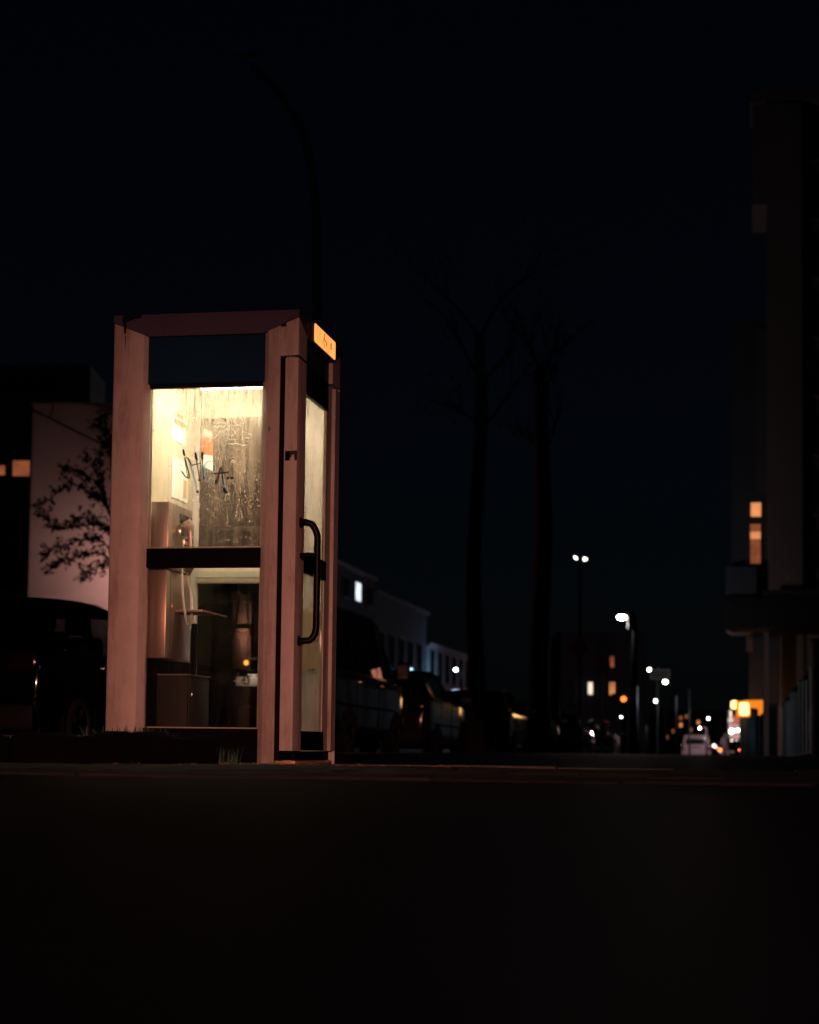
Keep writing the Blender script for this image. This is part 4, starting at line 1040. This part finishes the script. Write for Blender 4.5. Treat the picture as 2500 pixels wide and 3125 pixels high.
fb2 = empty('far_building', (spot(1460, 1573, 210).x, 210, gz(210))); tag(fb2, 'lowest far building at the end of the street with tiny warm windows', 'building')
og = Vector(fb2.location)
wbox('wall', M['far_wall'], fb2, 1392, 1535, 1498, 1612, 210, 10, org=og)
for u, v, m_ in ((1471, 1521, 'e_orangewin'), (1434, 1527, 'e_orangewin'), (1434, 1512, 'e_orangewin_dim'), (1446, 1509, 'e_orangewin_dim'), (1417, 1540, 'e_orangewin_dim'), (1455, 1537, 'e_orangewin_dim'), (1515, 1548, 'e_bluewin'), (1404, 1552, 'e_orangewin_dim')):
    wf = wbox('window', M['frame'], fb2, u-4, u+4, v-5, v+5, 209.9, .12, org=og); wbox('pane', M[m_], wf, u-3, u+3, v-4, v+4, 209.85, .04, org=og)
for k, (u, Y, h_, lb) in enumerate(((1342, 66, 2.6, 'thin post just right of the brightest lamp post'), (1402, 58, 1.5, 'short pale blue post under the street name sign'), (1425, 64, 2.2, 'thin post midway between name sign and pink van'), (1452, 70, 2.7, 'thin tall post just left of the pink van'), (1180, 49, 1.9, 'thin post between wide trunk and nearer round sign'), (1362, 62, 1.1, 'low bollard left of the street name sign'))):
    v_ = spot(u, 1573, Y); t = empty('kerb_post', (v_.x, Y, gz(Y))); tag(t, lb, 'post', 'thin posts along the kerb')
    MB().tube([(0, 0, 0), (0, 0, h_)], .035, 8).build('shaft', M['pole_blue'], t, smooth='all')
    MB().tube([(0, 0, h_), (0, 0, h_+.03)], [.042, .02], 8).build('cap', M['pole_dark'], t, smooth='all')

# ------------------------------------------------------------------ buildings, right
tw = empty('tower_block', (spot(1615, 1573, 70).x, 70, gz(70)), -ANG); tag(tw, 'tall dim block at the right picture edge with a lit orange window', 'building')
og = Vector(tw.location)
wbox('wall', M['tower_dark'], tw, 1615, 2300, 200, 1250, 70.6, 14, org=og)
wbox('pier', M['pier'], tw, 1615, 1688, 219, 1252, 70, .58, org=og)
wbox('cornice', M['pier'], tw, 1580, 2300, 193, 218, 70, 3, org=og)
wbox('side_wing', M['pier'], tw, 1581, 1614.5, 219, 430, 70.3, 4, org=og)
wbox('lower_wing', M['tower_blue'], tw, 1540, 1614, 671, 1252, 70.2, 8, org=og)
wbox('wing_strip', M['tower_dark'], tw, 1590, 1614, 690, 1040, 70.13, .06, org=og)
wbox('balcony', M['tower_blue'], tw, 1536, 1600, 1192, 1250, 69.4, .75, org=og)
for i in range(8):
    v0 = 250 + i*124
    wf = wbox('window', M['frame'], tw, 1694, 1760, v0, v0+84, 70.53, .06, org=og); wbox('pane', M['pane'], wf, 1697, 1757, v0+4, v0+80, 70.50, .025, org=og)
    if i: wbox('floor_band', M['pier'], tw, 1688.5, 2300, v0-30, v0-26, 70.45, .14, org=og)
for u0, u1, v0, v1, m_ in ((1581, 1602, 1058, 1087, 'e_orangewin'), (1580, 1601, 1103, 1118, 'e_orangewin_dim'), (1580, 1601, 1119, 1134, 'e_orangewin'), (1580, 1601, 1135, 1165, 'e_orangewin_dim'), (1580, 1601, 1166, 1186, 'e_orangewin_dim')):
    wf = wbox('window', M['frame'], tw, u0-.8, u1+.8, v0-.6, v1+.6, 70.13, .06, org=og); wbox('pane', M[m_], wf, u0, u1, v0, v1, 70.10, .025, org=og)
wbox('entrance_canopy', M['canopy_metal'], tw, 1532, 2300, 1254, 1330, 69.2, 4, .35, org=og)
wbox('canopy_edge', M['dim_plaster2'], tw, 1618, 2300, 1246, 1258, 69.0, .18, org=og)
wbox('ground_wall', M['pier'], tw, 1622, 2300, 1331, 1600, 72, 8, org=og)
wbox('shop_wall', M['tower_blue'], tw, 1538, 1600, 1331, 1480, 74, 6, org=og)
wbox('column', M['pier'], tw, 1605, 1613, 1331, 1600, 70.4, .5, org=og)
wbox('downpipe', M['plaster'], tw, 1616, 1618.6, 1331, 1600, 70.0, .08, org=og)
wbox('rust_panel', M['pier'], tw, 1534, 1548, 1340, 1372, 73.9, .09, org=og)

# fence of tall panels along the right-hand side
fn = empty('panel_fence', (1.82+.178*38.5, 38.5, 0), -math.atan(.178)); tag(fn, 'bluish panel fence receding along the right-hand side', 'fence')
PL = 2.45
for i in range(12):
    y0 = i*PL; zz = gz(38.5+y0)
    bx('panel', M['fence_panel'], fn, -.02, .02, y0+.12, y0+PL-.12, zz+.12, zz+1.98+.10*math.sin(i*2.1))
    bx('post', M['pole_dark'], fn, -.06, .06, y0-.06, y0+.06, zz-.02, zz+2.05)
    bx('rail', M['pole'], fn, -.045, .045, y0+.061, y0+PL-.061, zz+.06, zz+.118)
pp = spot(1721, 1573, 37.5); po = empty('gate_pillar', (pp.x, 37.5, 0)); tag(po, 'brown pillar at the near end of the panel fence', 'pillar')
bx('shaft', M['pier'], po, -.045, .35, 0, .35, -.02, 2.35, .015); bx('cap', M['concrete'], po, -.08, .39, -.04, .39, 2.351, 2.43, .015)

# lit shop sign with its post
sg = spot(1567, 1493, 72); s = empty('shop_sign', (sg.x, 72, gz(72))); tag(s, 'glowing yellow box sign on a pale post under the tower block', 'sign')
zc = sg.z - gz(72)
bx('post', M['dim_plaster'], s, -.12, .16, .10, .3, 0, zc-.33, .02)
bx('sign_box', M['e_orange'], s, -.27, .25, -.05, .25, zc-.31, zc+.31, .05)
MB().slabpoly([(p[1]-.0, -.06, p[2]) for p in rrect(-.19, .18, zc-.25, zc+.25, .08, 0)], (0, -.03, 0)).build('sign_face', M['e_yellow'], s)
cn = spot(1590, 1490, 73); c_ = empty('shop_canopy', (cn.x, 73, gz(73))); tag(c_, 'small orange lit canopy beside the yellow sign', 'canopy')
zc = cn.z - gz(73)
MB().slabpoly([(-.42, -.2, zc+.28), (.28, -.2, zc+.30), (.28, -.2, zc-.20), (.18, -.2, zc-.30), (.12, -.2, zc-.02), (-.42, -.2, zc+.0)], (0, .5, 0)).build('canopy_cover', M['e_orange'], c_)
bx('canopy_post', M['pole_dark'], c_, .05, .13, .0, .1, 0, zc-.05)
wl_ = spot(1548, 1484, 73.5); q_ = empty('wall_lamp', (wl_.x, 73.6, wl_.z)); tag(q_, 'round pale wall lamp touching the yellow sign', 'lamp')
MB().tube(arc([(0, 0, -.17), (0, 0, -.12), (0, 0, 0), (0, 0, .12), (0, 0, .17)], 3), [.03]+[.10]*2+[.15]*7+[.1]*2+[.03], 12).build('globe', M['e_yellow'], q_, smooth='all')
bx('bracket', M['pole_dark'], q_, -.02, .02, .1, .40, -.02, .02)
ld = bpy.data.lights.new('sign_light', 'POINT'); ld.energy = 10; ld.color = (1, .55, .2); ld.shadow_soft_size = .3
lo = bpy.data.objects.new('sign_light', ld); COL.objects.link(lo); lo.parent = s; lo.location = (-.1, -.6, sg.z-gz(72)-.1)

# lit shop front behind the walking person
M['e_shop'] = emit('shop_glow', (1.0, .55, .55), .22, sample=False, var=.5, scale=1.2)
M['awning'] = emit('red_awning_glow', (1.0, .22, .16), .25, sample=False, var=.3, scale=2)
M['e_strip'] = emit('shop_strip_light', (.95, .9, .85), .55, sample=False, var=.5, scale=1.0)
shp = empty('corner_shop', (spot(1534, 1573, 132).x, 132, gz(132))); tag(shp, 'far shop front with pink glow and red awning behind the walking person', 'shop')
og = Vector(shp.location)
wbox('wall', M['dim_plaster2'], shp, 1532, 1600, 1495, 1604, 132.2, 5, org=og)
wbox('shop_window', M['e_shop'], shp, 1535, 1566, 1524, 1556, 132.1, .08, org=og)
wbox('strip_light', M['e_strip'], shp, 1534, 1550, 1513, 1521, 131.9, .2, org=og)
wbox('awning', M['awning'], shp, 1545, 1566, 1506, 1522, 131.7, .4, org=og)
wbox('sign_panel', M['e_pinkwin'], shp, 1537, 1541, 1496, 1512, 132.05, .1, org=og)

for u, v, lb in ((1541, 1540, 'big white globe lamp on the far shop above the walking person'), (1554, 1538, 'smaller white globe lamp beside the big one on the far shop')):
    c = spot(u, v, 131); g_ = empty('globe_lamp', c); tag(g_, lb, 'lamp', 'globe lamps on the far shop'); r_ = .16 if u == 1541 else .10
    MB().tube([(0, 0, r_*math.sin(k*PI/8-PI/2)) for k in range(9)], [max(.004, r_*math.cos(k*PI/8-PI/2)) for k in range(9)], 12).build('globe', M['e_white'], g_, smooth='all')
    bx('bracket', M['pole_dark'], g_, -.03, .03, r_*.9, .75, -.03, .03)

# ------------------------------------------------------------------ road signs
def round_sign(label, u, v, Y, dia, cross):
    c = spot(u, v, Y); t = empty('road_sign', (c.x, Y, gz(Y))); tag(t, label, 'road sign', 'round signs on the kerb'); z = c.z - gz(Y)
    MB().tube([(0, .04, 0), (0, .04, z+dia*.5)], .04, 8).build('pole', M['pole_blue'], t, smooth='all')
    d = MB().tube([(0, 0, z), (0, .012, z)], dia/2, 28); d.v = [(x, y, zz) for x, y, zz in d.v]
    def disc(r, y0, y1, nm, m_):
        mb = MB(); n = 28
        mb.v = [(r*math.cos(2*PI*k/n), y0, z+r*math.sin(2*PI*k/n)) for k in range(n)] + [(r*math.cos(2*PI*k/n), y1, z+r*math.sin(2*PI*k/n)) for k in range(n)]
        mb.f = [tuple(range(n)), tuple(range(n, 2*n))] + [(k, (k+1) % n, n+(k+1) % n, n+k) for k in range(n)]
        return mb.build(nm, m_, t)
    disc(dia/2, -.012, 0, 'red_ring', M['sign_red']); disc(dia/2*.80, -.016, -.0125, 'blue_field', M['sign_blue'])
    for g in ((PI/4, -PI/4) if cross else (-PI/4,)):
        dx, dz = math.cos(g), math.sin(g); l = dia*.40; ww = dia*.05
        MB().slabpoly([(-dx*l-dz*ww, -.0165, z-dz*l+dx*ww), (dx*l-dz*ww, -.0165, z+dz*l+dx*ww), (dx*l+dz*ww, -.0165, z+dz*l-dx*ww), (-dx*l+dz*ww, -.0165, z-dz*l-dx*ww)], (0, -.002 if g > 0 else -.004, 0)).build('red_bar', M['sign_red'], t)
    return t
round_sign('nearer, higher no-stopping sign, blue with red ring and cross', 1218, 1362, 52, .54, True)
round_sign('farther, lower round blue and red sign on a pale blue pole', 1268, 1401, 60, .56, False)
ns = spot(1385, 1573, 72); t = empty('street_name_sign', (ns.x, 72, gz(72))); tag(t, 'street name sign with pale outline on a thin blue pole', 'sign')
zt, zb = spot(1385, 1410, 72).z-gz(72), spot(1385, 1430, 72).z-gz(72)
MB().tube([(0, 0, 0), (0, 0, zt+.1)], .045, 8).build('pole', M['pole_blue'], t, smooth='all')
bx('plate', M['tower_dark'], t, -.30, .46, -.08, -.06, zb, zt)
for k in (bx('border', M['sign_white'], t, -.30, .46, -.085, -.081, zb, zb+.02), bx('border', M['sign_white'], t, -.30, .46, -.085, -.081, zt-.02, zt), bx('border', M['sign_white'], t, .44, .46, -.085, -.081, zb+.021, zt-.021), bx('border', M['sign_white'], t, -.30, -.28, -.085, -.081, zb+.021, zt-.021)): pass

# ------------------------------------------------------------------ person far down the pavement
pr = spot(1541, 1573, 108); t = empty('person', (pr.x, 110, gz(110)), .3); tag(t, 'person in a dark hooded coat walking beside the glowing sign', 'person')
def skinned(name, verts, edges, radii, m, parent):
    me = bpy.data.meshes.new(name); me.from_pydata(verts, edges, []); o = bpy.data.objects.new(name, me); COL.objects.link(o)
    o.parent = parent; me.materials.append(m)
    md = o.modifiers.new('skin', 'SKIN'); sv = me.skin_vertices[0].data
    for k, r in enumerate(radii): sv[k].radius = (r, r) if not isinstance(r, tuple) else r
    sv[0].use_root = True; md.use_smooth_shade = True
    s_ = o.modifiers.new('sub', 'SUBSURF'); s_.levels = 1; s_.render_levels = 1
    return o
V = [(0, 0, .95), (0, 0, 1.18), (0, 0, 1.42), (0, 0, 1.52), (0, .02, 1.62), (0, .03, 1.74),
     (-.2, 0, 1.40), (-.29, .02, 1.12), (-.26, .10, .90), (.2, 0, 1.40), (.29, .02, 1.12), (.26, .10, .90),
     (-.10, 0, .88), (-.11, .12, .50), (-.11, .02, .09), (-.11, .18, .04), (.10, 0, .88), (.11, -.06, .50), (.11, -.22, .12), (.11, -.08, .04)]
Eg = [(0, 1), (1, 2), (2, 3), (3, 4), (4, 5), (2, 6), (6, 7), (7, 8), (2, 9), (9, 10), (10, 11), (0, 12), (12, 13), (13, 14), (14, 15), (0, 16), (16, 17), (17, 18), (18, 19)]
Rr = [(.22, .17), (.21, .16), (.19, .14), .08, .115, .09, .09, .07, .045, .09, .07, .045, .12, .085, .05, .04, .12, .085, .05, .04]
skinned('body', V, Eg, Rr, M['coat'], t)
